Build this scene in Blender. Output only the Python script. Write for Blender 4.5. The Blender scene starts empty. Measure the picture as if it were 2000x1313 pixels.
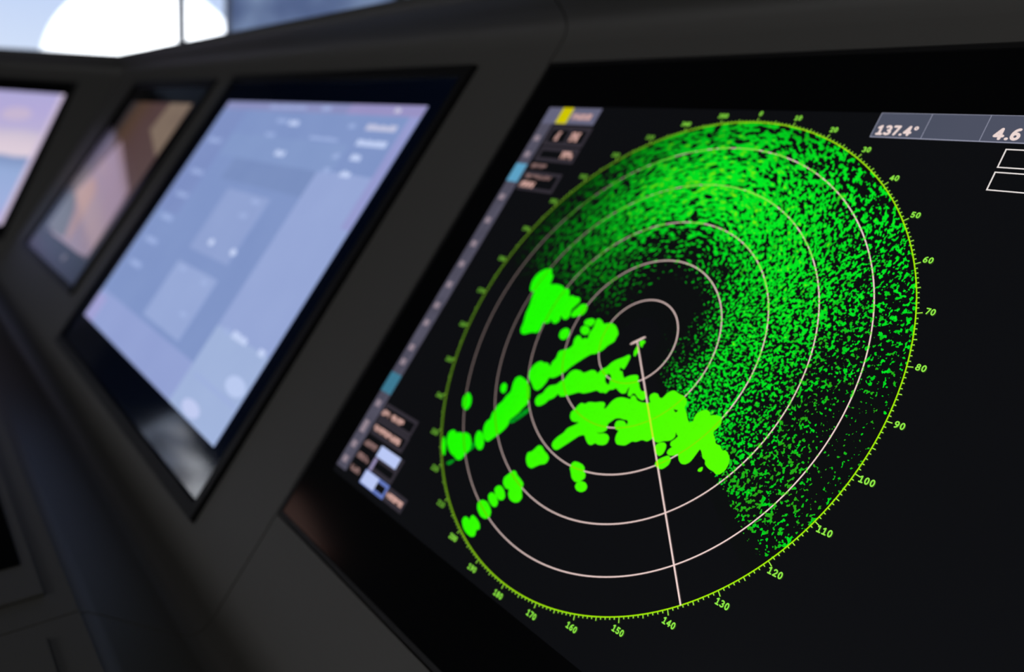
import bpy, bmesh, math, random
from mathutils import Vector, Matrix
random.seed(7)
scene = bpy.context.scene
col = scene.collection

# ------------------------------------------------------------------ units and frames
# R = radius of the radar picture in metres; "panel" frame: X along the console, Y up the
# sloping face, Z out of it; "room" frame: X along the console, a towards the operator, u up
R = 0.145
TAU = math.radians(33)
SN, CS = math.sin(TAU), math.cos(TAU)
Z0 = 1.25
def world(X, a, u): return Vector((X * R, -a * R, Z0 + u * R))
def au(Y, Z): return (-Y * SN + Z * CS, Y * CS + Z * SN)
def panel(X, Y, Z=0.0): return world(X, *au(Y, Z))
PM = Matrix(((1, 0, 0), (0, SN, -CS), (0, CS, SN)))       # panel axes as world columns
def srgb(r, g, b):
    f = lambda c: c / 12.92 if c <= .04045 else ((c + .055) / 1.055) ** 2.4
    return (f(r / 255), f(g / 255), f(b / 255), 1.0)

# ------------------------------------------------------------------ camera
cam_d = bpy.data.cameras.new('camera'); cam = bpy.data.objects.new('camera', cam_d); col.objects.link(cam)
CR = ((0.6121142674, 0.4905884098, -0.6201928223), (0.2034501487, -0.8555915853, -0.4759948279), (-0.7641493052, 0.1651849035, -0.6235301011))
right = PM @ Vector(CR[0]); up = -(PM @ Vector(CR[1])); back = -(PM @ Vector(CR[2]))
m = Matrix((right, up, back)).transposed().to_4x4()
m.translation = panel(2.1387164, -0.6164187, 2.2325920)
cam.matrix_world = m
cam_d.sensor_width = 36; cam_d.lens = 29.354
cam_d.shift_x = -0.0249; cam_d.shift_y = -0.0204
cam_d.clip_start = 0.01; cam_d.clip_end = 2000
cam_d.dof.use_dof = True; cam_d.dof.focus_distance = 2.38 * R; cam_d.dof.aperture_fstop = 5.7
scene.camera = cam
scene.view_settings.view_transform = 'Standard'; scene.view_settings.look = 'None'
scene.view_settings.gamma = 1.0; scene.view_settings.exposure = 0.0; scene.view_settings.use_curve_mapping = False

# ------------------------------------------------------------------ sky, sun, daylight through the aft window, added ceiling fill
w = bpy.data.worlds.new('sky'); scene.world = w; w.use_nodes = True
nt = w.node_tree; nt.nodes.clear()
tc = nt.nodes.new('ShaderNodeTexCoord'); sep = nt.nodes.new('ShaderNodeSeparateXYZ')
rmp = nt.nodes.new('ShaderNodeValToRGB'); bg = nt.nodes.new('ShaderNodeBackground'); out = nt.nodes.new('ShaderNodeOutputWorld')
nt.links.new(tc.outputs['Generated'], sep.inputs[0]); nt.links.new(sep.outputs['Z'], rmp.inputs[0])
nt.links.new(rmp.outputs[0], bg.inputs[0]); nt.links.new(bg.outputs[0], out.inputs[0])
e = rmp.color_ramp.elements
e[0].position = 0.0; e[0].color = srgb(222, 226, 236)
e[1].position = 1.0; e[1].color = srgb(120, 155, 215)
for p_, c_ in ((0.02, srgb(232, 234, 242)), (0.05, srgb(218, 230, 252)), (0.10, srgb(206, 221, 250)), (0.3, srgb(165, 192, 240))):
    q = e.new(p_); q.color = c_
bg.inputs[1].default_value = 1.0
sun_d = bpy.data.lights.new('sun', 'SUN'); sun = bpy.data.objects.new('sun', sun_d); col.objects.link(sun)
sun_d.energy = 14.0; sun_d.angle = math.radians(.6); sun_d.color = (1, .97, .92)
sun.rotation_euler = Vector((-0.80, 0.30, -0.52)).to_track_quat('-Z', 'Y').to_euler()
ld = bpy.data.lights.new('aft_window_daylight', 'AREA'); lo = bpy.data.objects.new('aft_window_daylight', ld); col.objects.link(lo)
ld.shape = 'RECTANGLE'; ld.size = 3.2; ld.size_y = .8; ld.energy = 28; ld.color = (1, .97, .93)
lo.location = world(-2, 23.6, 4.6)
lo.rotation_euler = Vector((0, 1, -.12)).to_track_quat('-Z', 'Y').to_euler()

cd_ = bpy.data.lights.new('desk_fill_light', 'AREA'); co_ = bpy.data.objects.new('desk_fill_light', cd_); col.objects.link(co_)  # added fill lamp that brightens the desk and sloping face
cd_.shape = 'RECTANGLE'; cd_.size = .6; cd_.size_y = 1.2; cd_.energy = 7; cd_.color = (1, .97, .92)
co_.location = world(7.0, 8.0, 7.3)

# ------------------------------------------------------------------ materials
def newmat(name):
    m = bpy.data.materials.new(name); m.use_nodes = True
    return m, m.node_tree, m.node_tree.nodes['Principled BSDF']
def plain(name, c, rough=.5, spec=.5, noise=0.0, nscale=60, bump=0.0, metal=0.0):
    m, t, b = newmat(name)
    b.inputs['Base Color'].default_value = c; b.inputs['Roughness'].default_value = rough
    b.inputs['Specular IOR Level'].default_value = spec; b.inputs['Metallic'].default_value = metal
    if noise or bump:
        tcn = t.nodes.new('ShaderNodeTexCoord'); n = t.nodes.new('ShaderNodeTexNoise')
        n.inputs['Scale'].default_value = nscale; n.inputs['Detail'].default_value = 4
        t.links.new(tcn.outputs['Object'], n.inputs['Vector'])
        if noise:
            mx = t.nodes.new('ShaderNodeMix'); mx.data_type = 'RGBA'
            mx.inputs['A'].default_value = tuple(x * (1 - noise) for x in c[:3]) + (1,)
            mx.inputs['B'].default_value = tuple(min(1, x * (1 + noise)) for x in c[:3]) + (1,)
            t.links.new(n.outputs['Fac'], mx.inputs['Factor']); t.links.new(mx.outputs['Result'], b.inputs['Base Color'])
        if bump:
            bp = t.nodes.new('ShaderNodeBump'); bp.inputs['Strength'].default_value = bump; bp.inputs['Distance'].default_value = .001
            t.links.new(n.outputs['Fac'], bp.inputs['Height']); t.links.new(bp.outputs['Normal'], b.inputs['Normal'])
    return m
def screen(name, c, s=1.0, c2=None, nscale=3.0, rough=.08, spec=.5, base=(.002, .002, .002, 1)):
    """lit LCD pixels under glossy glass"""
    m, t, b = newmat(name)
    b.inputs['Base Color'].default_value = base; b.inputs['Roughness'].default_value = rough
    b.inputs['Specular IOR Level'].default_value = spec
    b.inputs['Emission Color'].default_value = c; b.inputs['Emission Strength'].default_value = s
    if c2 is not None:
        tcn = t.nodes.new('ShaderNodeTexCoord'); n = t.nodes.new('ShaderNodeTexNoise')
        n.inputs['Scale'].default_value = nscale; n.inputs['Detail'].default_value = 2
        mx = t.nodes.new('ShaderNodeMix'); mx.data_type = 'RGBA'; mx.inputs['A'].default_value = c; mx.inputs['B'].default_value = c2
        t.links.new(tcn.outputs['Object'], n.inputs['Vector']); t.links.new(n.outputs['Fac'], mx.inputs['Factor'])
        t.links.new(mx.outputs['Result'], b.inputs['Emission Color'])
    return m
M = {}
M['console'] = plain('charcoal_console_paint', (.050, .049, .047, 1), .5, .25, .06, 900, .15)
M['console_dark'] = plain('dark_console_paint', (.02, .02, .02, 1), .55, .3, .05, 900)
M['rim'] = plain('black_monitor_rim', (.004, .004, .0045, 1), .5, .25)
M['glass'] = plain('black_front_glass', (.0022, .0024, .0028, 1), .10, .5)
M['glass_glow_tint'] = plain('glow_tinted_front_glass', (.002, .005, .016, 1), .07, .5)  # blue base colour stands in for the lit picture's glow on the bezel
M['wall'] = plain('grey_wall_panel', srgb(120, 124, 132), .6, .3, .05, 4)
M['ceiling'] = plain('dark_ceiling_panel', (.012, .012, .013, 1), .8, .2, .05, 4)
M['dark_wall'] = plain('dark_wall_panel', (.015, .015, .016, 1), .7, .2, .05, 4)
M['floor'] = plain('blue_grey_deck_covering', (.03, .033, .04, 1), .6, .3, .15, 30)
M['frame'] = plain('dark_window_frame', srgb(34, 40, 60), .5, .4, .05, 20)
M['white'] = plain('white_gloss_paint', (.86, .87, .88, 1), .4, .4, .03, 3)
M['grey_paint'] = plain('grey_deck_paint', srgb(150, 160, 172), .6, .3, .06, 3)
M['snow'] = plain('snow_and_rock', (.55, .57, .6, 1), .9, .1)
def snow_mat():
    m, t, b = newmat('snowy_rock'); b.inputs['Roughness'].default_value = .9
    tcn = t.nodes.new('ShaderNodeTexCoord'); n = t.nodes.new('ShaderNodeTexNoise'); r_ = t.nodes.new('ShaderNodeValToRGB')
    n.inputs['Scale'].default_value = .55; n.inputs['Detail'].default_value = 7
    r_.color_ramp.elements[0].position = .42; r_.color_ramp.elements[0].color = (.10, .10, .11, 1)
    r_.color_ramp.elements[1].position = .56; r_.color_ramp.elements[1].color = (.80, .81, .83, 1)
    t.links.new(tcn.outputs['Object'], n.inputs['Vector']); t.links.new(n.outputs['Fac'], r_.inputs[0]); t.links.new(r_.outputs[0], b.inputs['Base Color'])
    return m
M['snow'] = snow_mat()
def sea_mat():
    m, t, b = newmat('grey_sea'); b.inputs['Base Color'].default_value = (.05, .09, .14, 1); b.inputs['Roughness'].default_value = .25
    tcn = t.nodes.new('ShaderNodeTexCoord'); n = t.nodes.new('ShaderNodeTexNoise'); n.inputs['Scale'].default_value = .8; n.inputs['Detail'].default_value = 5
    bp = t.nodes.new('ShaderNodeBump'); bp.inputs['Strength'].default_value = .5
    t.links.new(tcn.outputs['Object'], n.inputs['Vector']); t.links.new(n.outputs['Fac'], bp.inputs['Height']); t.links.new(bp.outputs['Normal'], b.inputs['Normal'])
    return m
M['sea'] = sea_mat()
def pane_mat():
    m = bpy.data.materials.new('window_pane_glass'); m.use_nodes = True; t = m.node_tree; t.nodes.clear()
    a = t.nodes.new('ShaderNodeBsdfTransparent'); g = t.nodes.new('ShaderNodeBsdfGlossy'); mx = t.nodes.new('ShaderNodeMixShader'); o = t.nodes.new('ShaderNodeOutputMaterial')
    fr = t.nodes.new('ShaderNodeFresnel'); fr.inputs[0].default_value = 1.25
    g.inputs['Roughness'].default_value = .02; a.inputs[0].default_value = (.97, .985, 1, 1)
    t.links.new(fr.outputs[0], mx.inputs[0]); t.links.new(a.outputs[0], mx.inputs[1]); t.links.new(g.outputs[0], mx.inputs[2]); t.links.new(mx.outputs[0], o.inputs[0])
    return m
M['pane'] = pane_mat()
def blind_mat():
    m = bpy.data.materials.new('blue_grey_blind_fabric'); m.use_nodes = True; t = m.node_tree; t.nodes.clear()
    d = t.nodes.new('ShaderNodeBsdfDiffuse'); tr = t.nodes.new('ShaderNodeBsdfTranslucent'); mx = t.nodes.new('ShaderNodeMixShader'); o = t.nodes.new('ShaderNodeOutputMaterial')
    tcn = t.nodes.new('ShaderNodeTexCoord'); n = t.nodes.new('ShaderNodeTexNoise'); r_ = t.nodes.new('ShaderNodeValToRGB')
    mp = t.nodes.new('ShaderNodeMapping'); mp.inputs['Scale'].default_value = (1.1, 1, 3.2)
    n.inputs['Scale'].default_value = 1.6; n.inputs['Detail'].default_value = 3
    r_.color_ramp.elements[0].position = .38; r_.color_ramp.elements[0].color = (.42, .46, .62, 1)
    r_.color_ramp.elements[1].position = .62; r_.color_ramp.elements[1].color = (.90, .93, 1, 1)
    t.links.new(tcn.outputs['Object'], mp.inputs[0]); t.links.new(mp.outputs[0], n.inputs['Vector']); t.links.new(n.outputs['Fac'], r_.inputs[0])
    t.links.new(r_.outputs[0], d.inputs[0]); t.links.new(r_.outputs[0], tr.inputs[0]); mx.inputs[0].default_value = .85
    t.links.new(d.outputs[0], mx.inputs[1]); t.links.new(tr.outputs[0], mx.inputs[2]); t.links.new(mx.outputs[0], o.inputs[0])
    return m
M['blind'] = blind_mat()

# ------------------------------------------------------------------ builders
def finish(name, bm, mat, parent=None, smooth=False, recalc=True):
    if recalc: bmesh.ops.recalc_face_normals(bm, faces=bm.faces)
    me = bpy.data.meshes.new(name); bm.to_mesh(me); bm.free()
    if smooth:
        for p in me.polygons: p.use_smooth = True
    me.materials.append(mat)
    o = bpy.data.objects.new(name, me); col.objects.link(o)
    if parent: o.parent = parent
    return o
def empty(name, loc, rot=None):
    o = bpy.data.objects.new(name, None); col.objects.link(o); o.empty_display_size = .05
    mm = (rot.to_4x4() if rot else Matrix.Identity(4)); mm.translation = loc; o.matrix_world = mm
    return o
def tag(o, label=None, cat=None, group=None, kind=None):
    if label: o['label'] = label
    if cat: o['category'] = cat
    if group: o['group'] = group
    if kind: o['kind'] = kind
    return o
def box(bm, c, s):
    x, y, z = c; a, b, d = (q / 2 for q in s)
    v = [bm.verts.new((x + i * a, y + j * b, z + k * d)) for i in (-1, 1) for j in (-1, 1) for k in (-1, 1)]
    for f in ((0, 1, 3, 2), (4, 6, 7, 5), (0, 4, 5, 1), (2, 3, 7, 6), (0, 2, 6, 4), (1, 5, 7, 3)): bm.faces.new([v[i] for i in f])
def boxr(bm, x0, x1, y0, y1, z0, z1): box(bm, ((x0 + x1) / 2, (y0 + y1) / 2, (z0 + z1) / 2), (abs(x1 - x0), abs(y1 - y0), abs(z1 - z0)))
def roombox(name, X0, X1, a0, a1, u0, u1, mat, parent=None, bev=0, boxes=None):
    bm = bmesh.new()
    for q in (boxes or [(X0, X1, a0, a1, u0, u1)]):
        p, r = world(q[0], q[2], q[4]), world(q[1], q[3], q[5])
        boxr(bm, p.x, r.x, p.y, r.y, p.z, r.z)
    if bev: bmesh.ops.bevel(bm, geom=list(bm.edges), offset=bev, segments=2, affect='EDGES')
    return finish(name, bm, mat, parent)
# stations along the console: straight centre run, mitre, wing turned towards the operator
PSI = math.radians(37); XH = -11.72
def st_centre(X): return lambda a, u: world(X, a, u)
st_mitre_c = lambda a, u: world(XH + a * math.tan(PSI / 2) + .004, a, u)
def st_wing(L): return lambda a, u: world(XH - L * math.cos(PSI) + a * math.sin(PSI), L * math.sin(PSI) + a * math.cos(PSI), u)
st_mitre_w = lambda a, u: world(XH + a * math.tan(PSI / 2) - .006, a, u)
def prism(bm, s0, s1, poly, poly0=None):
    """poly in (Y,Z) panel section, swept from station s0 to s1"""
    A = [bm.verts.new(s0(*au(*p))) for p in (poly0 or poly)]; B = [bm.verts.new(s1(*au(*p))) for p in poly]
    n = len(poly)
    for i in range(n): bm.faces.new((A[i], A[(i + 1) % n], B[(i + 1) % n], B[i]))
    for L_ in (A, B):
        f = bm.faces.new(L_); f.normal_update()
        if n > 4: bmesh.ops.triangulate(bm, faces=[f])
def smooth_by_angle(o, deg=40):
    for p in o.data.polygons: p.use_smooth = True
    o.data.set_sharp_from_angle(angle=math.radians(deg))
DY, DZ = -.6037, .7972                                      # direction of the desk top in the section
P1 = (-2.087, .583)
def desk(s, n=0.0): return (P1[0] + DY * s + DZ * n, P1[1] + DZ * s - DY * n)
FACE_TOP, FACE_BOT = 1.48, -1.96
TOP_LIP = [(1.48, 0), (1.54, .008), (1.585, .03), (1.612, .07), (1.63, .14), (1.64, .225), (1.66, .27), (1.705, .287), (1.765, .26), (1.84, .15), (1.88, 0), (1.88, -.12), (1.48, -.12)]
TOP_LOW = [(1.48 + (y - 1.48) * .75, z * .8 if z > 0 else z) for y, z in TOP_LIP]     # the hood gets a little lower towards the wing
LEDGE = [(-1.96, 0), (-2.03, .012), (-2.07, .045), (-2.086, .11), (-2.087, .5), (-2.09, .555), (-2.108, .59), (-2.2, .56), (-2.2, -.12), (-1.96, -.12)]
def desk_poly(s0, s1, t=.12): return [desk(s0), desk(s1 - .03), desk(s1, -.02), desk(s1, -t), desk(s0, -t)]
DESK_END = 1.75
ax, ux = au(2.15, -.45); fx, fu = au(*desk(DESK_END - .12, -.16))
def inv_au(a, u): return (-a * SN + u * CS, a * CS + u * SN)
BODY = [(2.10, -.45), (-2.28, -.45), (-2.28, .42), desk(DESK_END - .12, -.16), inv_au(fx - .25, -7.9), inv_au(-1.75, -7.9), inv_au(-1.75, ux - .1)]
KICK = [inv_au(fx - .55, -7.9), inv_au(fx - .55, -8.62), inv_au(-1.6, -8.62), inv_au(-1.6, -7.9)]
SIDE = [(1.82, -.1), (-1.9, -.14), (-2.26, -.14), (-2.26, .45), desk(DESK_END - .1, -.14), inv_au(fx - .25, -7.9), inv_au(-1.75, -7.9), inv_au(-1.75, ux + .05)]

def console_unit(name, s0, s1, label, tiles, desk_from=0.012, side=None, root_loc=None, hood=(TOP_LIP,)):
    """tiles: list of (station0, station1, Y0, Y1) pieces of the sloping face around the monitor openings"""
    root = empty(name, root_loc); tag(root, label, 'console')
    inv = root.matrix_world.inverted()
    def part(pname, polys, mat=M['console'], smooth=False):
        bm = bmesh.new()
        for q in polys: prism(bm, *q)
        bmesh.ops.transform(bm, matrix=inv, verts=bm.verts)
        o = finish(pname, bm, mat, root)
        if smooth: smooth_by_angle(o, 50)
        return o
    part('face_panel', [(a_, b_, [(y0, 0), (y1, 0), (y1, -.12), (y0, -.12)]) for a_, b_, y0, y1 in tiles])
    part('top_hood', [(s0, s1) + hood], smooth=True)
    part('lower_ledge', [(s0, s1, LEDGE)], smooth=True)
    part('desk_top', [(s0, s1, desk_poly(desk_from, DESK_END))])
    part('cabinet_body', [(s0, s1, BODY)])
    part('kick_plate', [(s0, s1, KICK)], M['console_dark'])
    if side: part('side_panel', [(side[0], side[1], SIDE)])
    return root
ECHOES=[
([(-0.6702,0.1941),(-0.7011,0.1842),(-0.7253,0.1652),(-0.7390,0.1400),(-0.7398,0.1092),(-0.7237,0.0739),(-0.7081,0.0651),(-0.6879,0.0694),(-0.6861,0.0497),(-0.6698,0.0053),(-0.6632,-0.0408),(-0.6452,-0.0798),(-0.6414,-0.1103),(-0.6231,-0.1271),(-0.6013,-0.1265),(-0.5631,-0.1059),(-0.5381,-0.1033),(-0.5245,-0.0903),(-0.5336,-0.0485),(-0.5086,-0.0500),(-0.4938,-0.0387),(-0.4971,-0.0223),(-0.4782,-0.0387),(-0.4562,-0.0370),(-0.4444,-0.0190),(-0.4551,0.0049),(-0.4321,-0.0085),(-0.4121,-0.0081),(-0.4010,0.0103),(-0.4141,0.0411),(-0.4028,0.0625),(-0.3914,0.0840),(-0.3989,0.0974),(-0.4177,0.1027),(-0.4315,0.0978),(-0.4528,0.1026),(-0.4674,0.0918),(-0.4814,0.1137),(-0.4959,0.1261),(-0.5226,0.1205),(-0.5384,0.1308),(-0.5836,0.1313),(-0.6179,0.1202),(-0.6227,0.1471),(-0.6291,0.1658),(-0.6477,0.1722),(-0.6552,0.1889)],[]),
([(-0.3379,0.0774),(-0.3536,0.0824),(-0.3780,0.0757),(-0.3874,0.0585),(-0.3999,0.0387),(-0.4016,0.0177),(-0.3834,0.0101),(-0.3593,0.0240),(-0.3369,0.0331),(-0.3299,0.0533)],[]),
([(-0.3820,-0.0380),(-0.3597,-0.0446),(-0.3487,-0.0657),(-0.3556,-0.0859),(-0.3745,-0.0938),(-0.4005,-0.0847),(-0.4084,-0.0626),(-0.3999,-0.0474)],[]),
([(-0.2749,0.0333),(-0.2543,0.0274),(-0.2531,0.0096),(-0.2623,-0.0036),(-0.2828,-0.0014),(-0.3000,-0.0039),(-0.3103,0.0101),(-0.3009,0.0234)],[]),
([(-0.2944,-0.0051),(-0.2723,-0.0061),(-0.2551,-0.0181),(-0.2523,-0.0336),(-0.2662,-0.0436),(-0.2882,-0.0428),(-0.3056,-0.0309),(-0.3085,-0.0152)],[]),
([(-0.2427,0.0404),(-0.2208,0.0356),(-0.2032,0.0237),(-0.1861,0.0316),(-0.1680,0.0378),(-0.1427,0.0334),(-0.1229,0.0208),(-0.1040,0.0029),(-0.1059,-0.0133),(-0.1031,-0.0299),(-0.1262,-0.0535),(-0.1362,-0.0772),(-0.1634,-0.1021),(-0.1863,-0.1085),(-0.2460,-0.1794),(-0.2638,-0.2130),(-0.2883,-0.2381),(-0.3067,-0.2525),(-0.3291,-0.2557),(-0.3287,-0.2753),(-0.3359,-0.3044),(-0.3511,-0.3235),(-0.3730,-0.3249),(-0.4041,-0.3056),(-0.4355,-0.2895),(-0.4523,-0.2688),(-0.4504,-0.2386),(-0.4369,-0.2162),(-0.4193,-0.2057),(-0.3966,-0.2084),(-0.3811,-0.2021),(-0.3539,-0.2143),(-0.3596,-0.1941),(-0.3486,-0.1728),(-0.3567,-0.1430),(-0.3331,-0.1285),(-0.3117,-0.1180),(-0.2986,-0.0999),(-0.3106,-0.0741),(-0.3058,-0.0546),(-0.2886,-0.0520),(-0.2674,-0.0645),(-0.2590,-0.0533),(-0.2408,-0.0557),(-0.2506,-0.0295),(-0.2443,-0.0027),(-0.2496,0.0177),(-0.2528,0.0350)],[]),
([(-0.4908,-0.2969),(-0.4653,-0.2985),(-0.4452,-0.3035),(-0.4254,-0.3084),(-0.3960,-0.3285),(-0.3701,-0.3636),(-0.3639,-0.3902),(-0.3751,-0.4082),(-0.3818,-0.4319),(-0.3948,-0.4542),(-0.4121,-0.4779),(-0.4022,-0.4960),(-0.4106,-0.5239),(-0.4238,-0.5464),(-0.4393,-0.5663),(-0.4490,-0.5805),(-0.4602,-0.5960),(-0.4892,-0.5950),(-0.5201,-0.5698),(-0.5337,-0.5416),(-0.5300,-0.5201),(-0.5185,-0.5107),(-0.5274,-0.4843),(-0.5203,-0.4635),(-0.5218,-0.4456),(-0.5069,-0.4241),(-0.5037,-0.3954),(-0.4901,-0.3726),(-0.5064,-0.3369),(-0.5085,-0.3115)],[]),
([(-0.5412,-0.5717),(-0.5152,-0.5753),(-0.4749,-0.6079),(-0.4684,-0.6342),(-0.4884,-0.6434),(-0.5168,-0.6340),(-0.5409,-0.6137),(-0.5490,-0.5983),(-0.5518,-0.5792)],[]),
([(-0.5578,-0.3482),(-0.5333,-0.3527),(-0.5186,-0.3779),(-0.5274,-0.3937),(-0.5516,-0.3882),(-0.5671,-0.3668)],[]),
([(-0.7001,-0.6229),(-0.7162,-0.6413),(-0.7069,-0.6653),(-0.6887,-0.6858),(-0.6379,-0.7118),(-0.6013,-0.7157),(-0.5732,-0.7226),(-0.5511,-0.7120),(-0.5455,-0.6838),(-0.5328,-0.6594),(-0.5473,-0.6298),(-0.5809,-0.6067),(-0.6107,-0.6053),(-0.6301,-0.6153),(-0.6551,-0.6197),(-0.6684,-0.6289),(-0.6792,-0.6214)],[]),
([(-0.7337,-0.6704),(-0.7213,-0.6659),(-0.6830,-0.6972),(-0.6589,-0.7308),(-0.6710,-0.7353),(-0.7086,-0.7066)],[]),
([(-0.7369,-0.4490),(-0.6989,-0.4640),(-0.6766,-0.4950),(-0.6841,-0.5264),(-0.7246,-0.5184),(-0.7529,-0.4813)],[]),
([(-0.2365,-0.2993),(-0.2217,-0.3092),(-0.2025,-0.3031),(-0.1768,-0.2873),(-0.1392,-0.2634),(-0.1166,-0.2631),(-0.0842,-0.2460),(-0.0621,-0.2307),(-0.0392,-0.2352),(-0.0261,-0.2294),(-0.0126,-0.2301),(-0.0047,-0.2110),(0.0127,-0.2056),(0.0184,-0.1955),(0.0415,-0.2048),(0.0603,-0.2080),(0.0757,-0.2005),(0.0733,-0.1850),(0.0770,-0.1724),(0.0801,-0.1861),(0.0860,-0.2037),(0.0972,-0.2083),(0.1037,-0.2030),(0.1057,-0.1910),(0.1174,-0.1905),(0.1361,-0.2006),(0.1622,-0.2043),(0.1703,-0.1928),(0.1631,-0.1760),(0.1513,-0.1670),(0.1384,-0.1743),(0.1213,-0.1635),(0.1125,-0.1533),(0.1020,-0.1435),(0.0875,-0.1218),(0.0664,-0.1264),(0.0453,-0.1377),(0.0320,-0.1516),(0.0174,-0.1394),(0.0081,-0.1288),(-0.0061,-0.1296),(-0.0128,-0.1199),(-0.0068,-0.1164),(0.0095,-0.1217),(0.0120,-0.1009),(0.0105,-0.0711),(0.0039,-0.0612),(-0.0063,-0.0617),(-0.0213,-0.0767),(-0.0475,-0.0943),(-0.0648,-0.1129),(-0.0746,-0.1362),(-0.0924,-0.1482),(-0.0988,-0.1672),(-0.1004,-0.1711),(-0.1177,-0.1625),(-0.1384,-0.1651),(-0.1583,-0.1814),(-0.1713,-0.1887),(-0.1890,-0.1835),(-0.2191,-0.1870),(-0.2370,-0.2011),(-0.2434,-0.2242),(-0.2436,-0.2366),(-0.2577,-0.2497),(-0.2703,-0.2712),(-0.2925,-0.2803),(-0.3042,-0.2874),(-0.3141,-0.3065),(-0.3149,-0.3245),(-0.3363,-0.3420),(-0.3368,-0.3636),(-0.3161,-0.3799),(-0.2979,-0.3774),(-0.2798,-0.3627),(-0.2706,-0.3492),(-0.2683,-0.3397),(-0.2464,-0.3239)],[[(-0.0471,-0.1536),(-0.0277,-0.1629),(-0.0249,-0.1822),(-0.0180,-0.1951),(-0.0360,-0.1940),(-0.0501,-0.1832),(-0.0544,-0.1709),(-0.0531,-0.1604)]]),
([(-0.1007,-0.2970),(-0.1093,-0.3099),(-0.1138,-0.3283),(-0.1259,-0.3458),(-0.1165,-0.3663),(-0.0963,-0.3761),(-0.0763,-0.3726),(-0.0620,-0.3677),(-0.0704,-0.3805),(-0.1010,-0.4062),(-0.1061,-0.4297),(-0.1252,-0.4532),(-0.1342,-0.4786),(-0.1278,-0.4929),(-0.1079,-0.5005),(-0.0921,-0.4969),(-0.0779,-0.4795),(-0.0618,-0.4588),(-0.0417,-0.4318),(-0.0284,-0.4139),(-0.0069,-0.4014),(0.0141,-0.4182),(0.0336,-0.4272),(0.0489,-0.4247),(0.0602,-0.4110),(0.0748,-0.4137),(0.0991,-0.4070),(0.1116,-0.3954),(0.1091,-0.3743),(0.0945,-0.3652),(0.0743,-0.3660),(0.0560,-0.3757),(0.0379,-0.3741),(0.0542,-0.3731),(0.0716,-0.3622),(0.0795,-0.3498),(0.0721,-0.3363),(0.0692,-0.3293),(0.0796,-0.3145),(0.0899,-0.2997),(0.1097,-0.2930),(0.1296,-0.2925),(0.1410,-0.2886),(0.1511,-0.2947),(0.1507,-0.3058),(0.1440,-0.3018),(0.1323,-0.2964),(0.1142,-0.2994),(0.0995,-0.3076),(0.1002,-0.3234),(0.1141,-0.3376),(0.1306,-0.3350),(0.1297,-0.3542),(0.1354,-0.3711),(0.1522,-0.3837),(0.1699,-0.3804),(0.1897,-0.3747),(0.2026,-0.3591),(0.2087,-0.3508),(0.2259,-0.3476),(0.2456,-0.3312),(0.2679,-0.3308),(0.2768,-0.3215),(0.2834,-0.3115),(0.2949,-0.3187),(0.3137,-0.3194),(0.3305,-0.3058),(0.3451,-0.3005),(0.3582,-0.2928),(0.3665,-0.2779),(0.3588,-0.2598),(0.3678,-0.2685),(0.3758,-0.2701),(0.3703,-0.2839),(0.3583,-0.2987),(0.3645,-0.3113),(0.3754,-0.3117),(0.3649,-0.3259),(0.3652,-0.3377),(0.3755,-0.3427),(0.3884,-0.3407),(0.4116,-0.3276),(0.4240,-0.3447),(0.4403,-0.3515),(0.4548,-0.3474),(0.4670,-0.3341),(0.4721,-0.3149),(0.4758,-0.2934),(0.4783,-0.2810),(0.4908,-0.2907),(0.5033,-0.3060),(0.5161,-0.3082),(0.5223,-0.3214),(0.5436,-0.3300),(0.5633,-0.3307),(0.5763,-0.3367),(0.5892,-0.3316),(0.6005,-0.3134),(0.6015,-0.2909),(0.5949,-0.2712),(0.5793,-0.2576),(0.5656,-0.2529),(0.5578,-0.2586),(0.5411,-0.2464),(0.5211,-0.2452),(0.5142,-0.2334),(0.4977,-0.2193),(0.4935,-0.2121),(0.5027,-0.1944),(0.5065,-0.1758),(0.4967,-0.1589),(0.4836,-0.1561),(0.4629,-0.1601),(0.4533,-0.1663),(0.4453,-0.1557),(0.4311,-0.1516),(0.4149,-0.1585),(0.4002,-0.1738),(0.3978,-0.1925),(0.4024,-0.2058),(0.3889,-0.2149),(0.3733,-0.2009),(0.3597,-0.1844),(0.3424,-0.1736),(0.3443,-0.1593),(0.3380,-0.1461),(0.3204,-0.1350),(0.2946,-0.1340),(0.2768,-0.1288),(0.2629,-0.1300),(0.2462,-0.1446),(0.2405,-0.1621),(0.2353,-0.1715),(0.2235,-0.1706),(0.2112,-0.1604),(0.1928,-0.1615),(0.1812,-0.1731),(0.1841,-0.1864),(0.2007,-0.2000),(0.1800,-0.2067),(0.1587,-0.2109),(0.1382,-0.2096),(0.1278,-0.2001),(0.1135,-0.1966),(0.1046,-0.2043),(0.1101,-0.2154),(0.0908,-0.2168),(0.0680,-0.2192),(0.0461,-0.2295),(0.0331,-0.2468),(0.0271,-0.2684),(0.0234,-0.2811),(0.0148,-0.2840),(0.0132,-0.2697),(0.0031,-0.2615),(-0.0170,-0.2664),(-0.0362,-0.2759),(-0.0684,-0.2831),(-0.0805,-0.2971)],[[(0.3032,-0.1911),(0.3152,-0.1902),(0.3249,-0.1885),(0.3200,-0.2008)]]),
([(0.3088,-0.3287),(0.3189,-0.3160),(0.3358,-0.3084),(0.3499,-0.3137),(0.3547,-0.3297),(0.3538,-0.3479),(0.3431,-0.3593),(0.3319,-0.3561),(0.3169,-0.3497)],[]),
([(0.3769,-0.3421),(0.3944,-0.3502),(0.3963,-0.3699),(0.3880,-0.3848),(0.3775,-0.3961),(0.3580,-0.3964),(0.3432,-0.3903),(0.3428,-0.3757),(0.3570,-0.3585)],[]),
([(0.5198,-0.3308),(0.5239,-0.3405),(0.5220,-0.3482),(0.5107,-0.3513),(0.5073,-0.3455),(0.5118,-0.3367)],[]),
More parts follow.
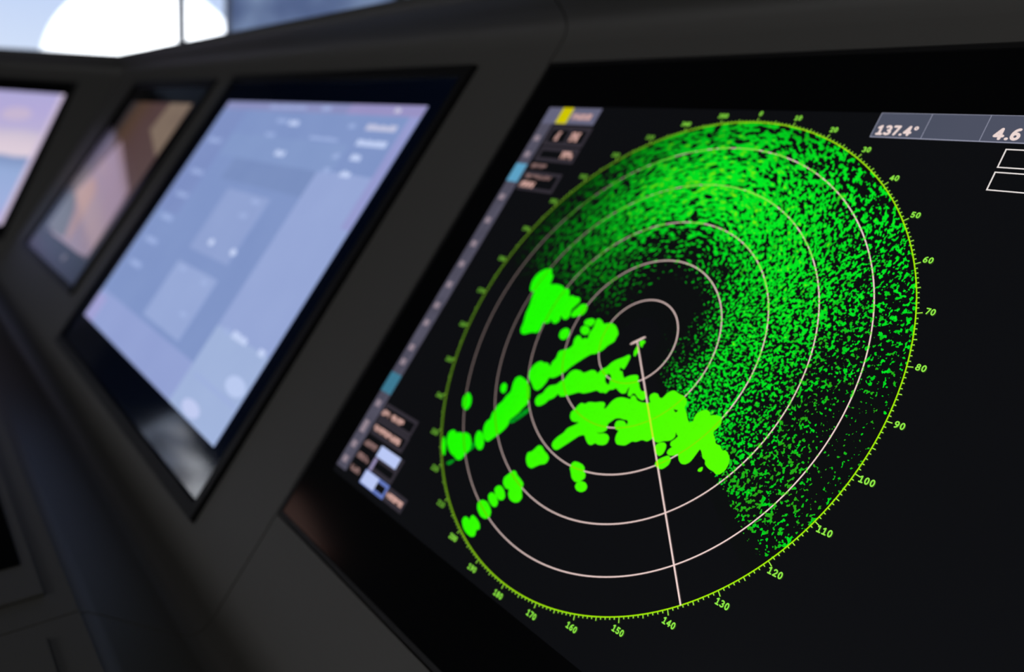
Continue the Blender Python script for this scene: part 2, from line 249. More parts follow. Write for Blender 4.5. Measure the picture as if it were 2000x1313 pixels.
([(0.0123,-0.5041),(0.0051,-0.5181),(0.0083,-0.5328),(0.0239,-0.5459),(0.0401,-0.5617),(0.0599,-0.5679),(0.0749,-0.5650),(0.0902,-0.5511),(0.0980,-0.5387),(0.0907,-0.5259),(0.0779,-0.5200),(0.0732,-0.5077),(0.0576,-0.5010),(0.0354,-0.5001)],[]),
([(0.0872,-0.5545),(0.1098,-0.5520),(0.1266,-0.5612),(0.1279,-0.5767),(0.1133,-0.5898),(0.0907,-0.5920),(0.0732,-0.5829),(0.0722,-0.5671)],[]),
([(-0.1930,-0.5126),(-0.2028,-0.5363),(-0.2097,-0.5477),(-0.2257,-0.5559),(-0.2190,-0.5801),(-0.1910,-0.6025),(-0.1648,-0.6032),(-0.1473,-0.5856),(-0.1321,-0.5732),(-0.1097,-0.5624),(-0.1062,-0.5394),(-0.1251,-0.5270),(-0.1475,-0.5223),(-0.1731,-0.5098)],[]),
([(-0.2456,-0.6417),(-0.2580,-0.6596),(-0.2741,-0.6843),(-0.2619,-0.7058),(-0.2342,-0.7167),(-0.2148,-0.7108),(-0.2090,-0.7284),(-0.1874,-0.7433),(-0.1568,-0.7442),(-0.1362,-0.7336),(-0.1309,-0.7118),(-0.1521,-0.6931),(-0.1574,-0.6795),(-0.1615,-0.6653),(-0.1884,-0.6562),(-0.2141,-0.6504),(-0.2311,-0.6409)],[]),
([(-0.2804,-0.7206),(-0.2907,-0.7377),(-0.2728,-0.7547),(-0.2378,-0.7663),(-0.2162,-0.7593),(-0.2136,-0.7423),(-0.2372,-0.7240),(-0.2624,-0.7161)],[]),
([(-0.2983,-0.7580),(-0.3024,-0.7751),(-0.2821,-0.7909),(-0.2488,-0.8002),(-0.2302,-0.7930),(-0.2328,-0.7742),(-0.2607,-0.7578),(-0.2823,-0.7546)],[]),
([(-0.3200,-0.7987),(-0.3356,-0.8175),(-0.3194,-0.8391),(-0.2823,-0.8553),(-0.2517,-0.8540),(-0.2341,-0.8384),(-0.2411,-0.8176),(-0.2646,-0.8037),(-0.2914,-0.7948)],[]),
([(-0.3620,-0.8899),(-0.3646,-0.9074),(-0.3371,-0.9277),(-0.3050,-0.9374),(-0.2711,-0.9389),(-0.2537,-0.9263),(-0.2657,-0.9059),(-0.2487,-0.8964),(-0.2640,-0.8793),(-0.2956,-0.8692),(-0.3247,-0.8657),(-0.3309,-0.8805),(-0.3230,-0.8892),(-0.3464,-0.8852)],[]),
([(0.0111,-0.0004),(0.0161,0.0064),(0.0285,0.0104),(0.0392,0.0071),(0.0379,-0.0010),(0.0342,-0.0082),(0.0391,-0.0169),(0.0323,-0.0180),(0.0206,-0.0118)],[]),
([(0.0113,-0.0205),(0.0110,-0.0315),(0.0116,-0.0437),(0.0188,-0.0572),(0.0274,-0.0602),(0.0291,-0.0528),(0.0287,-0.0452),(0.0346,-0.0428),(0.0331,-0.0363),(0.0254,-0.0276),(0.0157,-0.0201)],[])]
# ------------------------------------------------------------------ the room shell (setting)
XL, XR, AF, AB, UF, UC = -24.0, 13.0, -6.45, 24.5, -8.62, 7.6
def S(o): o['kind'] = 'structure'; return o
S(roombox('floor', XL - .8, XR + .8, AF - .8, AB + .8, UF - .6, UF, M['floor']))
S(roombox('ceiling', XL - .8, XR + .8, AF - .8, AB + .8, UC, UC + .6, M['ceiling']))
S(roombox('wall_right', XR, XR + .8, AF, AB, UF, UC, M['dark_wall']))
# aft wall with a wide window behind the operator
S(roombox('wall_back', 0, 0, 0, 0, 0, 0, M['dark_wall'], boxes=[(XL, XR, AB, AB + .8, UF, .2), (XL, XR, AB, AB + .8, 7.0, UC), (XL, -14, AB, AB + .8, .2, 7.0), (10, XR, AB, AB + .8, .2, 7.0)]))
# left wall: forward window seen over the console, low aft window seen only as a reflection
W1 = (-6.43, -.25, -.8, 6.6); W3 = (9.5, 16.5, -2.4, 1.05)
S(roombox('wall_left', 0, 0, 0, 0, 0, 0, M['dark_wall'], boxes=[
    (XL - .8, XL, AF, W1[0], UF, UC), (XL - .8, XL, W1[0], W1[1], UF, W1[2]), (XL - .8, XL, W1[0], W1[1], W1[3], UC),
    (XL - .8, XL, W1[1], W3[0], UF, UC), (XL - .8, XL, W3[0], W3[1], UF, W3[2]), (XL - .8, XL, W3[0], W3[1], W3[3], UC), (XL - .8, XL, W3[1], AB, UF, UC)]))
# front wall with a long window
W2 = (-23.97, -2.0, 1.2, 6.6)
S(roombox('wall_front', 0, 0, 0, 0, 0, 0, M['wall'], boxes=[
    (XL, W2[0], AF - .8, AF, UF, UC), (W2[0], W2[1], AF - .8, AF, UF, W2[2]), (W2[0], W2[1], AF - .8, AF, W2[3], UC), (W2[1], XR, AF - .8, AF, UF, UC)]))
def window(name, X, a, u, axis, posts):
    """window framed in the wall: frame members and posts as parts, one pane between each pair of posts"""
    if axis == 'a': root = empty(name, world(X, (a[0] + a[1]) / 2, u[0]))
    else: root = empty(name, world((a[0] + a[1]) / 2, X, u[0]))
    S(root); inv = root.matrix_world.inverted()
    def bx(nm, lo_, hi_, mat, t0=.1, t1=.5, ul=None, uh=None):
        bm = bmesh.new()
        if axis == 'a': p, q = world(X - t1, lo_, ul), world(X - t0, hi_, uh)
        else: p, q = world(lo_, X - t1, ul), world(hi_, X - t0, uh)
        boxr(bm, p.x, q.x, p.y, q.y, p.z, q.z)
        bmesh.ops.transform(bm, matrix=inv, verts=bm.verts); return finish(nm, bm, mat, root)
    f = .05
    bx('window_frame', a[0], a[1], M['frame'], ul=u[0], uh=u[0] + f); bx('window_frame', a[0], a[1], M['frame'], ul=u[1] - f, uh=u[1])
    bx('window_frame', a[0], a[0] + f, M['frame'], ul=u[0] + f, uh=u[1] - f); bx('window_frame', a[1] - f, a[1], M['frame'], ul=u[0] + f, uh=u[1] - f)
    edges = [a[0] + f] + [p for p, w_ in posts] + [a[1] - f]
    for p, w_ in posts: bx('window_post', p - w_ / 2, p + w_ / 2, M['frame'], ul=u[0] + f, uh=u[1] - f)
    for i in range(len(edges) - 1):
        g0 = edges[i] + (posts[i - 1][1] / 2 if i else 0); g1 = edges[i + 1] - (posts[i][1] / 2 if i < len(posts) else 0)
        bx('window_pane', g0, g1, M['pane'], .28, .31, ul=u[0] + f, uh=u[1] - f)
    return root
window('window_1', XL, (W1[0], W1[1]), (W1[2], W1[3]), 'a', [(-5.04, .15)])
window('window_2', AF, (W2[0], W2[1]), (W2[2], W2[3]), 'X', [(-13.6, .3), (-7.8, .3)])
window('window_3', XL, (W3[0], W3[1]), (W3[2], W3[3]), 'a', [])
S(roombox('trim_1', XL, XL + .35, W1[0], W1[1], W1[2] - .25, W1[2], M['frame']))
# blinds drawn over the front window
for i, (x0, x1) in enumerate(((-23.9, -13.8), (-13.4, -8.0), (-7.6, -2.1))):
    root = empty('roller_blind', world((x0 + x1) / 2, AF + .2, 6.9))
    tag(root, ('blue-grey roller blind drawn over the front window, the one nearest the left wall', 'middle blue-grey roller blind on the front window, hidden behind the console hood', 'blue-grey roller blind on the front window farthest from the left wall')[i], 'blind', 'blinds on the front window')
    inv = root.matrix_world.inverted()
    bm = bmesh.new(); n = 24; vs = []
    for k in range(n + 1):
        u_ = 6.8 + (1.35 - 6.8) * k / n
        vs.append([bm.verts.new(inv @ world(x, AF + .16 + .012 * math.sin(k * 1.9), u_)) for x in (x0, x1)])
    for k in range(n): bm.faces.new((vs[k][0], vs[k][1], vs[k + 1][1], vs[k + 1][0]))
    finish('fabric', bm, M['blind'], root, True)
    bm = bmesh.new(); bmesh.ops.create_cone(bm, cap_ends=True, segments=20, radius1=.12 * R, radius2=.12 * R, depth=(x1 - x0) * R, matrix=Matrix.Rotation(math.pi / 2, 4, 'Y'))
    finish('roller_tube', bm, M['frame'], root)
    bm = bmesh.new(); box(bm, inv @ world((x0 + x1) / 2, AF + .17, 1.3), ((x1 - x0) * R, .08 * R, .12 * R)); finish('bottom_bar', bm, M['frame'], root)

# ------------------------------------------------------------------ outside: sea, snowy shore, radome on the wing deck
bm = bmesh.new(); boxr(bm, -900, 900, -900, 900, -22.5, -22); tag(finish('sea', bm, M['sea']), 'grey-blue sea outside the bridge windows', 'sea', kind='structure')
bm = bmesh.new(); nx, ny = 44, 22; g = []
for i in range(nx + 1):
    row = []
    for j in range(ny + 1):
        t_ = j / ny
        y = -14 + 26 * (i / nx - .5) * 1.0; x = -30 - 16 * t_
        h = -22.4 + 25.5 * math.sin(min(1, t_ * 1.1) * math.pi / 2) * (1 + .10 * math.sin(y * .9 + 2) + .05 * math.sin(y * 2.7) + .03 * math.sin(x * 3.1 + y))
        row.append(bm.verts.new((x + random.uniform(-.2, .2), y + random.uniform(-.2, .2), h + random.uniform(-.25, .25))))
    g.append(row)
for i in range(nx):
    for j in range(ny): bm.faces.new((g[i][j], g[i + 1][j], g[i + 1][j + 1], g[i][j + 1]))
tag(finish('snowy_shore', bm, M['snow'], smooth=True), 'snow-patched rocky shore mirrored in the bottom corner of the blue monitor', 'hillside', kind='structure')
rc = panel(2.1387 - 1.1039 * 62, -.6164 + .1756 * 62, 2.2326 - .2043 * 62); rr = .1158 * 62 * R
rad = empty('radome', Vector((rc.x, rc.y, -1.2))); tag(rad, 'big white radome dome glowing in the sun outside the left window', 'radome')
bm = bmesh.new(); bmesh.ops.create_uvsphere(bm, u_segments=64, v_segments=40, radius=rr, matrix=Matrix.Translation((0, 0, rc.z + 1.2)))
finish('dome', bm, M['white'], rad, True)
bm = bmesh.new(); bmesh.ops.create_cone(bm, cap_ends=True, segments=48, radius1=rr * .45, radius2=rr * .6, depth=.5, matrix=Matrix.Translation((0, 0, rc.z + 1.2 - rr + .08)))
finish('flange', bm, M['grey_paint'], rad)
bm = bmesh.new(); hh = rc.z + 1.2 - rr; bmesh.ops.create_cone(bm, cap_ends=True, segments=40, radius1=.42, radius2=.36, depth=hh, matrix=Matrix.Translation((0, 0, hh / 2)))
finish('pedestal', bm, M['grey_paint'], rad)
bm = bmesh.new(); boxr(bm, rc.x - 2.2, rc.x + 2.2, rc.y - 3, rc.y + 3, -1.5, -1.2); tag(finish('wing_deck', bm, M['grey_paint']), 'grey platform deck the radome stands on', 'deck', kind='structure')

# ------------------------------------------------------------------ console units
OPN2 = (-6.68, -2.28, -1.77, 1.355); OPN3 = (-10.68, -7.18, -1.365, 1.325); OPN1 = (-1.583, 2.72, -1.405, 1.355)
c = st_centre; XS = -1.592
console_unit('bridge_console', st_mitre_c, c(XS - .006), 'long dark grey console section carrying the bright blue monitor and the narrow pinkish one',
    [(c(-6.85), c(OPN2[0]), FACE_BOT, FACE_TOP), (c(OPN2[0]), c(OPN2[1]), OPN2[3], FACE_TOP), (c(OPN2[0]), c(OPN2[1]), FACE_BOT, OPN2[2]), (c(OPN2[1]), c(XS - .006), FACE_BOT, FACE_TOP),
     (c(OPN3[1]), c(-6.85), FACE_BOT, FACE_TOP), (c(OPN3[0]), c(OPN3[1]), OPN3[3], FACE_TOP), (c(OPN3[0]), c(OPN3[1]), FACE_BOT, OPN3[2]), (st_mitre_c, c(OPN3[0]), FACE_BOT, FACE_TOP)],
    root_loc=world(-6.5, 0, UF), hood=(TOP_LIP, TOP_LOW))
console_unit('bridge_console', c(XS + .006), c(3.6), 'dark grey console section framing the green radar monitor',
    [(c(XS + .006), c(OPN1[0]), FACE_BOT, FACE_TOP), (c(OPN1[0]), c(OPN1[1]), OPN1[3], FACE_TOP), (c(OPN1[0]), c(OPN1[1]), FACE_BOT, OPN1[2]), (c(OPN1[1]), c(3.6), FACE_BOT, FACE_TOP)],
    side=(c(3.6), c(3.68)), root_loc=world(1, 0, UF))
ww = st_wing
OPW = (.43, 4.3, -1.40, 1.30)
console_unit('bridge_console', ww(7.2), st_mitre_w, 'angled dark grey console wing at the far left holding the sunset-coloured monitor',
    [(ww(OPW[0]), st_mitre_w, FACE_BOT, FACE_TOP), (ww(OPW[1]), ww(OPW[0]), OPW[3], FACE_TOP), (ww(OPW[1]), ww(OPW[0]), FACE_BOT, OPW[2]), (ww(7.2), ww(OPW[1]), FACE_BOT, FACE_TOP)],
    side=(ww(7.28), ww(7.2)), root_loc=world(XH - 3 * math.cos(PSI), 3 * math.sin(PSI), UF), hood=(TOP_LOW,))

# ------------------------------------------------------------------ flat and framed shapes in a monitor's own plane (units of R)
def rects(name, rs, mat, parent, z):
    bm = bmesh.new()
    for x0, y0, x1, y1 in rs: bm.faces.new([bm.verts.new((x * R, y * R, z)) for x, y in ((x0, y0), (x1, y0), (x1, y1), (x0, y1))])
    return finish(name, bm, mat, parent, recalc=False)
def framer(name, fs, w_, mat, parent, z):
    rs = []
    for x0, y0, x1, y1 in fs: rs += [(x0, y0, x1, y0 + w_), (x0, y1 - w_, x1, y1), (x0, y0 + w_, x0 + w_, y1 - w_), (x1 - w_, y0 + w_, x1, y1 - w_)]
    return rects(name, rs, mat, parent, z)
def poly(name, pts, mat, parent, z, holes=(), smooth=0, col_attr=None):
    cu = bpy.data.curves.new(name, 'CURVE'); cu.dimensions = '2D'; cu.fill_mode = 'BOTH'
    for P in [pts] + list(holes):
        for _ in range(smooth):
            Q = []
            for i in range(len(P)):
                a_, b_ = P[i], P[(i + 1) % len(P)]
                Q += [(a_[0] * .8 + b_[0] * .2, a_[1] * .8 + b_[1] * .2), (a_[0] * .2 + b_[0] * .8, a_[1] * .2 + b_[1] * .8)]
            P = Q
        s = cu.splines.new('POLY'); s.points.add(len(P) - 1); s.use_cyclic_u = True
        for i, p in enumerate(P): s.points[i].co = (p[0] * R, p[1] * R, 0, 1)
    return curve_mesh(name, cu, mat, parent, (0, 0, z))
def curve_mesh(name, cu, mat, parent, loc):
    t_ = bpy.data.objects.new('t', cu); col.objects.link(t_)
    me = bpy.data.meshes.new_from_object(t_.evaluated_get(bpy.context.evaluated_depsgraph_get()))
    bpy.data.objects.remove(t_); bpy.data.curves.remove(cu)
    me.name = name; me.materials.clear(); me.materials.append(mat)
    for p in me.polygons: p.material_index = 0
    o = bpy.data.objects.new(name, me); col.objects.link(o); o.parent = parent; o.location = loc
    return o
def arc(cx, cy, rx, ry, a0, a1, n=8): return [(cx + rx * math.cos(math.radians(a0 + (a1 - a0) * k / n)), cy + ry * math.sin(math.radians(a0 + (a1 - a0) * k / n))) for k in range(n + 1)]
GLYPH = {   # centre lines of bold figures on a unit cap height; (strokes, advance)
 '0': ([arc(.30, .5, .20, .41, 0, 360, 20)], .70), '1': ([[(.12, .74), (.32, .90), (.32, .09)], [(.12, .09), (.52, .09)]], .70),
 '2': ([arc(.29, .68, .20, .23, 165, -35, 9) + [(.11, .10), (.52, .10)]], .70), '3': ([arc(.27, .69, .20, .21, 140, -80, 9), arc(.27, .30, .23, .21, 82, -145, 9)], .70),
 '4': ([[(.42, .09), (.42, .90), (.08, .32), (.58, .32)]], .72), '5': ([[(.48, .90), (.15, .90), (.13, .52)] + arc(.28, .33, .22, .24, 115, -140, 10)], .70),
 '6': ([arc(.30, .32, .20, .23, 0, 360, 16), arc(.46, .34, .36, .56, 92, 182, 8)], .70), '7': ([[(.08, .90), (.52, .90), (.24, .09)]], .66),
 '8': ([arc(.30, .70, .17, .20, 0, 360, 14), arc(.30, .29, .21, .21, 0, 360, 16)], .70), '9': ([arc(.30, .68, .20, .23, 0, 360, 16), arc(.14, .66, .36, .56, -88, 2, 8)], .70),
 '.': ([[(.12, .10), (.16, .10)]], .32), '\u00b0': ([arc(.22, .78, .12, .13, 0, 360, 12)], .5)}
def text(name, s, x, y, cap, mat, parent, z, w_=.19, align='CENTER', xs=1.0):
    adv = sum(GLYPH[ch][1] for ch in s) * cap * xs; X = x - (adv / 2 if align == 'CENTER' else 0); bm = bmesh.new()
    h0 = w_ * cap / 2
    def P(p, X): return (X + p[0] * cap * xs, y + p[1] * cap)
    for ch in s:
        h = h0 * (.62 if ch == '\u00b0' else 1)
        for st in GLYPH[ch][0]:
            pts = [P(p, X) for p in st]
            for a_, b_ in zip(pts, pts[1:]):
                dx_, dy_ = b_[0] - a_[0], b_[1] - a_[1]; L_ = math.hypot(dx_, dy_) or 1e-9; nx_, ny_ = -dy_ / L_ * h, dx_ / L_ * h
                bm.faces.new([bm.verts.new((px * R, py * R, 0)) for px, py in ((a_[0] - nx_, a_[1] - ny_), (b_[0] - nx_, b_[1] - ny_), (b_[0] + nx_, b_[1] + ny_), (a_[0] + nx_, a_[1] + ny_))])
            for q in pts: bm.faces.new([bm.verts.new(((q[0] + h * math.cos(k * math.pi / 4)) * R, (q[1] + h * math.sin(k * math.pi / 4)) * R, 0)) for k in range(8)])
        X += GLYPH[ch][1] * cap * xs
    o = finish(name, bm, mat, parent, recalc=False); o.location = (0, 0, z); return o
def ellipse_pts(x, y, rx, ry, n=18): return [(x + rx * math.cos(2 * math.pi * k / n), y + ry * math.sin(2 * math.pi * k / n)) for k in range(n)]

def monitor(name, frame, opening, disp, label, glass=M['glass'], dispmat=None, rim=.06, rimz=.012, depth=.28):
    """frame = (origin, rotation); opening/disp = (x0,x1,y0,y1); root sits at the picture's origin"""
    root = empty(name, frame[0], frame[1]); tag(root, label, 'monitor')
    x0, x1, y0, y1 = opening; g = .012
    bm = bmesh.new(); boxr(bm, (x0 + g) * R, (x1 - g) * R, (y0 + g) * R, (y1 - g) * R, -depth * R, -.02 * R)
    finish('housing', bm, M['rim'], root)
    bm = bmesh.new(); a, b, c_, d = x0 + g, x1 - g, y0 + g, y1 - g
    for q in ((a, b, c_, c_ + rim), (a, b, d - rim, d), (a, a + rim, c_ + rim, d - rim), (b - rim, b, c_ + rim, d - rim)):
        boxr(bm, q[0] * R, q[1] * R, q[2] * R, q[3] * R, -.02 * R, rimz * R)
    finish('rim', bm, M['rim'], root)
    bm = bmesh.new(); boxr(bm, (a + rim) * R, (b - rim) * R, (c_ + rim) * R, (d - rim) * R, -.018 * R, .004 * R)
    finish('front_glass', bm, glass, root)
    bm = bmesh.new(); X0, X1, Y0, Y1 = disp
    boxr(bm, X0 * R, X1 * R, Y0 * R, Y1 * R, .0042 * R, .0058 * R)
    dsp = finish('display', bm, dispmat, root)
    return root, dsp
PF = (panel(0, 0, 0), PM)
ZD = .0058 * R
def zl(k): return ZD + .00012 * k          # stacking of the flat picture layers, a tenth of a millimetre apart

# ================================================================== RADAR MONITOR
RAD_BG = screen('radar_picture_black', srgb(11, 12, 15), 1.0)
radar, rd = monitor('radar_monitor', PF, OPN1, (-1.35, 2.42, -1.068, 1.06), 'large black monitor showing the green circular radar picture', dispmat=RAD_BG, rim=.02, rimz=.008)

def clutter_nodes(t):
    """returns mask socket and colour socket of the speckled sea clutter; reads attributes laid down on the mesh"""
    at = t.nodes.new('ShaderNodeAttribute'); at.attribute_name = 'noise_co'
    dn = t.nodes.new('ShaderNodeAttribute'); dn.attribute_name = 'echo_level'
    n = t.nodes.new('ShaderNodeTexNoise'); n.inputs['Scale'].default_value = 1.0; n.inputs['Detail'].default_value = 1.6; n.inputs['Roughness'].default_value = .55
    t.links.new(at.outputs['Vector'], n.inputs['Vector'])
    sb = t.nodes.new('ShaderNodeMath'); sb.operation = 'SUBTRACT'; t.links.new(n.outputs['Fac'], sb.inputs[0]); t.links.new(dn.outputs['Fac'], sb.inputs[1])
    mr = t.nodes.new('ShaderNodeMapRange'); mr.inputs['From Min'].default_value = -.012; mr.inputs['From Max'].default_value = .012; t.links.new(sb.outputs[0], mr.inputs['Value'])
    # colour: patches of three greens, yellow-green at the strongest echoes
    n2 = t.nodes.new('ShaderNodeTexNoise'); n2.inputs['Scale'].default_value = .33; n2.inputs['Detail'].default_value = 2
    t.links.new(at.outputs['Vector'], n2.inputs['Vector'])
    r_ = t.nodes.new('ShaderNodeValToRGB'); ce = r_.color_ramp.elements
    ce[0].position = .3; ce[0].color = srgb(40, 165, 20); ce[1].position = .62; ce[1].color = srgb(0, 232, 34)
    q = ce.new(.45); q.color = srgb(0, 200, 28)
    tn = t.nodes.new('ShaderNodeAttribute'); tn.attribute_name = 'tone'
    tm = t.nodes.new('ShaderNodeMath'); tm.operation = 'MULTIPLY_ADD'; tm.inputs[1].default_value = -.24; tb_ = t.nodes.new('ShaderNodeMath'); tb_.operation = 'ADD'; tb_.inputs[1].default_value = .12
    t.links.new(tn.outputs['Fac'], tm.inputs[0]); t.links.new(n2.outputs['Fac'], tm.inputs[2]); t.links.new(tm.outputs[0], tb_.inputs[0]); t.links.new(tb_.outputs[0], r_.inputs[0])
    pk = t.nodes.new('ShaderNodeMapRange'); pk.inputs['From Min'].default_value = .17; pk.inputs['From Max'].default_value = .30; t.links.new(sb.outputs[0], pk.inputs['Value'])
    mx = t.nodes.new('ShaderNodeMix'); mx.data_type = 'RGBA'; mx.inputs['B'].default_value = srgb(130, 240, 0)
    t.links.new(r_.outputs[0], mx.inputs['A']); t.links.new(pk.outputs[0], mx.inputs['Factor'])
    br = t.nodes.new('ShaderNodeAttribute'); br.attribute_name = 'strength'
    ml = t.nodes.new('ShaderNodeMix'); ml.data_type = 'RGBA'; ml.blend_type = 'MULTIPLY'; ml.inputs['Factor'].default_value = 1
    t.links.new(mx.outputs['Result'], ml.inputs['A']); t.links.new(br.outputs['Fac'], ml.inputs['B'])
    return mr.outputs[0], ml.outputs['Result']
def clutter_mat():
    m, t, b = newmat('radar_sea_clutter'); b.inputs['Base Color'].default_value = (.002, .002, .002, 1); b.inputs['Roughness'].default_value = .08
    mask, colr = clutter_nodes(t)
    mx = t.nodes.new('ShaderNodeMix'); mx.data_type = 'RGBA'; mx.inputs['A'].default_value = srgb(10, 12, 13)
    t.links.new(mask, mx.inputs['Factor']); t.links.new(colr, mx.inputs['B']); t.links.new(mx.outputs['Result'], b.inputs['Emission Color']); b.inputs['Emission Strength'].default_value = 1
    return m
def line_mat(name, base, over):
    """thin graphic line: its own colour on black, 'over' where it crosses land echoes or clutter"""
    m, t, b = newmat(name); b.inputs['Base Color'].default_value = (.002, .002, .002, 1); b.inputs['Roughness'].default_value = .08
    mask, colr = clutter_nodes(t)
    ov = t.nodes.new('ShaderNodeAttribute'); ov.attribute_name = 'over_land'
    m1 = t.nodes.new('ShaderNodeMath'); m1.operation = 'MULTIPLY'; m1.inputs[1].default_value = .85; t.links.new(mask, m1.inputs[0])
    m2 = t.nodes.new('ShaderNodeMath'); m2.operation = 'MAXIMUM'; t.links.new(m1.outputs[0], m2.inputs[0]); t.links.new(ov.outputs['Fac'], m2.inputs[1])
    mx = t.nodes.new('ShaderNodeMix'); mx.data_type = 'RGBA'; mx.inputs['A'].default_value = base; mx.inputs['B'].default_value = over
    dm = t.nodes.new('ShaderNodeAttribute'); dm.attribute_name = 'line_falloff'
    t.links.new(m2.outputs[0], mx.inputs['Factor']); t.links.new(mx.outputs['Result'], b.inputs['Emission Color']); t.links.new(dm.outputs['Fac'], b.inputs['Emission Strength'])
    return m
# clutter density by bearing (rows) and range (columns), read from the picture
RNG = [0, .15, .27, .38, .48, .58, .70, .80, .88, .94, 1.0]
DEN = {
 276: [0, 0, 0, 0, 0, 0, 0, 0, 0, 0, 0],
 284: [0, 0, .05, .10, .15, .18, .22, .22, .20, .18, .15],
 292: [0, .02, .22, .34, .42, .42, .42, .38, .36, .33, .30],
 305: [0, .02, .24, .36, .44, .48, .48, .42, .38, .36, .36],
 320: [0, 0, .12, .28, .40, .58, .60, .54, .46, .42, .42],
 335: [0, 0, .05, .20, .36, .66, .80, .72, .64, .60, .62],
 350: [0, 0, .02, .16, .32, .68, .84, .74, .66, .62, .68],
 5:   [0, 0, .02, .16, .34, .68, .80, .70, .62, .58, .62],
 20:  [0, 0, .02, .20, .42, .68, .72, .62, .52, .44, .42],
 35:  [0, 0, .02, .20, .44, .62, .60, .50, .42, .36, .30],
 50:  [0, .0, .06, .34, .48, .60, .54, .44, .36, .32, .36],
 62:  [0, .02, .12, .42, .48, .56, .50, .40, .33, .30, .32],
 74:  [0, .02, .12, .42, .46, .48, .42, .34, .26, .22, .30],
 84:  [0, .02, .12, .42, .45, .42, .34, .24, .18, .14, .20],
 92:  [0, .0, .16, .42, .42, .36, .28, .18, .10, .05, .06],
 100: [0, .0, .26, .42, .42, .34, .28, .20, .08, .04, .10],
 108: [0, .0, .32, .42, .42, .38, .32, .30, .20, .12, .20],
 116: [0, .0, .20, .36, .42, .42, .42, .38, .28, .24, .28],
 119.5: [0, 0, .05, .2, .3, .36, .38, .36, .30, .28, .30],
 122: [0, 0, 0, 0, 0, 0, 0, 0, 0, 0, 0]}
STR = {276: .0, 284: .13, 292: .24, 305: .38, 320: .60, 335: .80, 350: .92, 5: 1, 50: 1, 122: 1}
def angk(k): return k if k > 200 else k + 360
DK = sorted(DEN, key=angk); SK = sorted(STR, key=angk)
def interp_ang(keys, fn, th):
    t_ = th if th > 200 else th + 360
    ks = [angk(k) for k in keys]
    if t_ <= ks[0] or t_ >= ks[-1]: return 0.0
    for i in range(len(ks) - 1):
        if ks[i] <= t_ <= ks[i + 1]:
            f = (t_ - ks[i]) / (ks[i + 1] - ks[i]); return fn(keys[i]) * (1 - f) + fn(keys[i + 1]) * f
def rint(row, r):
    for i in range(len(RNG) - 1):
        if r <= RNG[i + 1]:
            f = (r - RNG[i]) / (RNG[i + 1] - RNG[i]); return row[i] * (1 - f) + row[i + 1] * f
    return row[-1]
def density(th, r): return interp_ang(DK, lambda k: rint(DEN[k], r), th % 360)
def strength(th, r):
    s = interp_ang(SK, lambda k: STR[k], th % 360)
    tt = angk(th % 360)
    if tt < 350 and r > .72: s *= 1 - (r - .72) / .28 * .8 * min(1, (350 - tt) / 45)
    if tt < 395 and r > .8: s *= 1 - .3 * min(1, (r - .8) / .15) * min(1, (395 - tt) / 30)
    if r < .5: s *= .35 + .65 * min(1, max(0, (r - .12) / (.38 if tt < 395 else .16)))
    return s
def probit(p):
    p = min(max(p, 1e-4), 1 - 1e-4); y = 2 * p - 1; a_ = .147; L_ = math.log(1 - y * y)
    k = 2 / (math.pi * a_) + L_ / 2
    return math.copysign(math.sqrt(math.sqrt(k * k - L_ / a_) - k), y) * math.sqrt(2)
NMEAN, NSIG = .5, .115
def thresh(d): return NMEAN - NSIG * probit(d) if d > .004 else 2.0
TA = 60.0
PHI = [(276, 0), (300, 17), (330, 34), (350, 42), (380, 55), (410, 78), (480, 158), (636, 360)]
def radial_freq(th):
    t_ = th if th >= 276 else th + 360
    return 50 + 24 * min(1, max(0, (t_ - 370) / 55)) + 8 * min(1, max(0, (330 - t_) / 40))
def phi(th):
    t_ = th if th >= 276 else th + 360
    for (a_, p_), (b_, q_) in zip(PHI, PHI[1:]):
        if t_ <= b_: return math.radians(p_ + (q_ - p_) * (t_ - a_) / (b_ - a_))
def tone(th, r): return min(1, max(0, (th - 55) / 35)) * min(1, max(0, (r - .5) / .25)) if th < 130 else 0.0
def put_attrs(me, over=None):
    N = len(me.vertices)
    a1 = me.attributes.new('noise_co', 'FLOAT_VECTOR', 'POINT'); a2 = me.attributes.new('echo_level', 'FLOAT', 'POINT'); a3 = me.attributes.new('strength', 'FLOAT', 'POINT')
    a4 = me.attributes.new('over_land', 'FLOAT', 'POINT')
    me.attributes.new('tone', 'FLOAT', 'POINT'); me.attributes.new('line_falloff', 'FLOAT', 'POINT')
    a1, a2, a3, a4, a5, a6 = (me.attributes[k] for k in ('noise_co', 'echo_level', 'strength', 'over_land', 'tone', 'line_falloff'))
    for i, v in enumerate(me.vertices):
        x, y = v.co.x / R, v.co.y / R; r = math.hypot(x, y); th = math.degrees(math.atan2(x, y)) % 360
        q = TA * r ** .6; ph = phi(th)
        a1.data[i].vector = (q * math.sin(ph), q * math.cos(ph), radial_freq(th) * r); a5.data[i].value = tone(th, r)
        a2.data[i].value = thresh(density(th, r)) ; a3.data[i].value = strength(th, r)
        if over: a4.data[i].value = over(x, y)
        k_ = min(1, max(0, (.25 - x) / 1.05)); a6.data[i].value = 1 - .68 * k_ * k_ * (3 - 2 * k_)  # lines dimmed leftward: the screen's view-angle falloff is put into emission
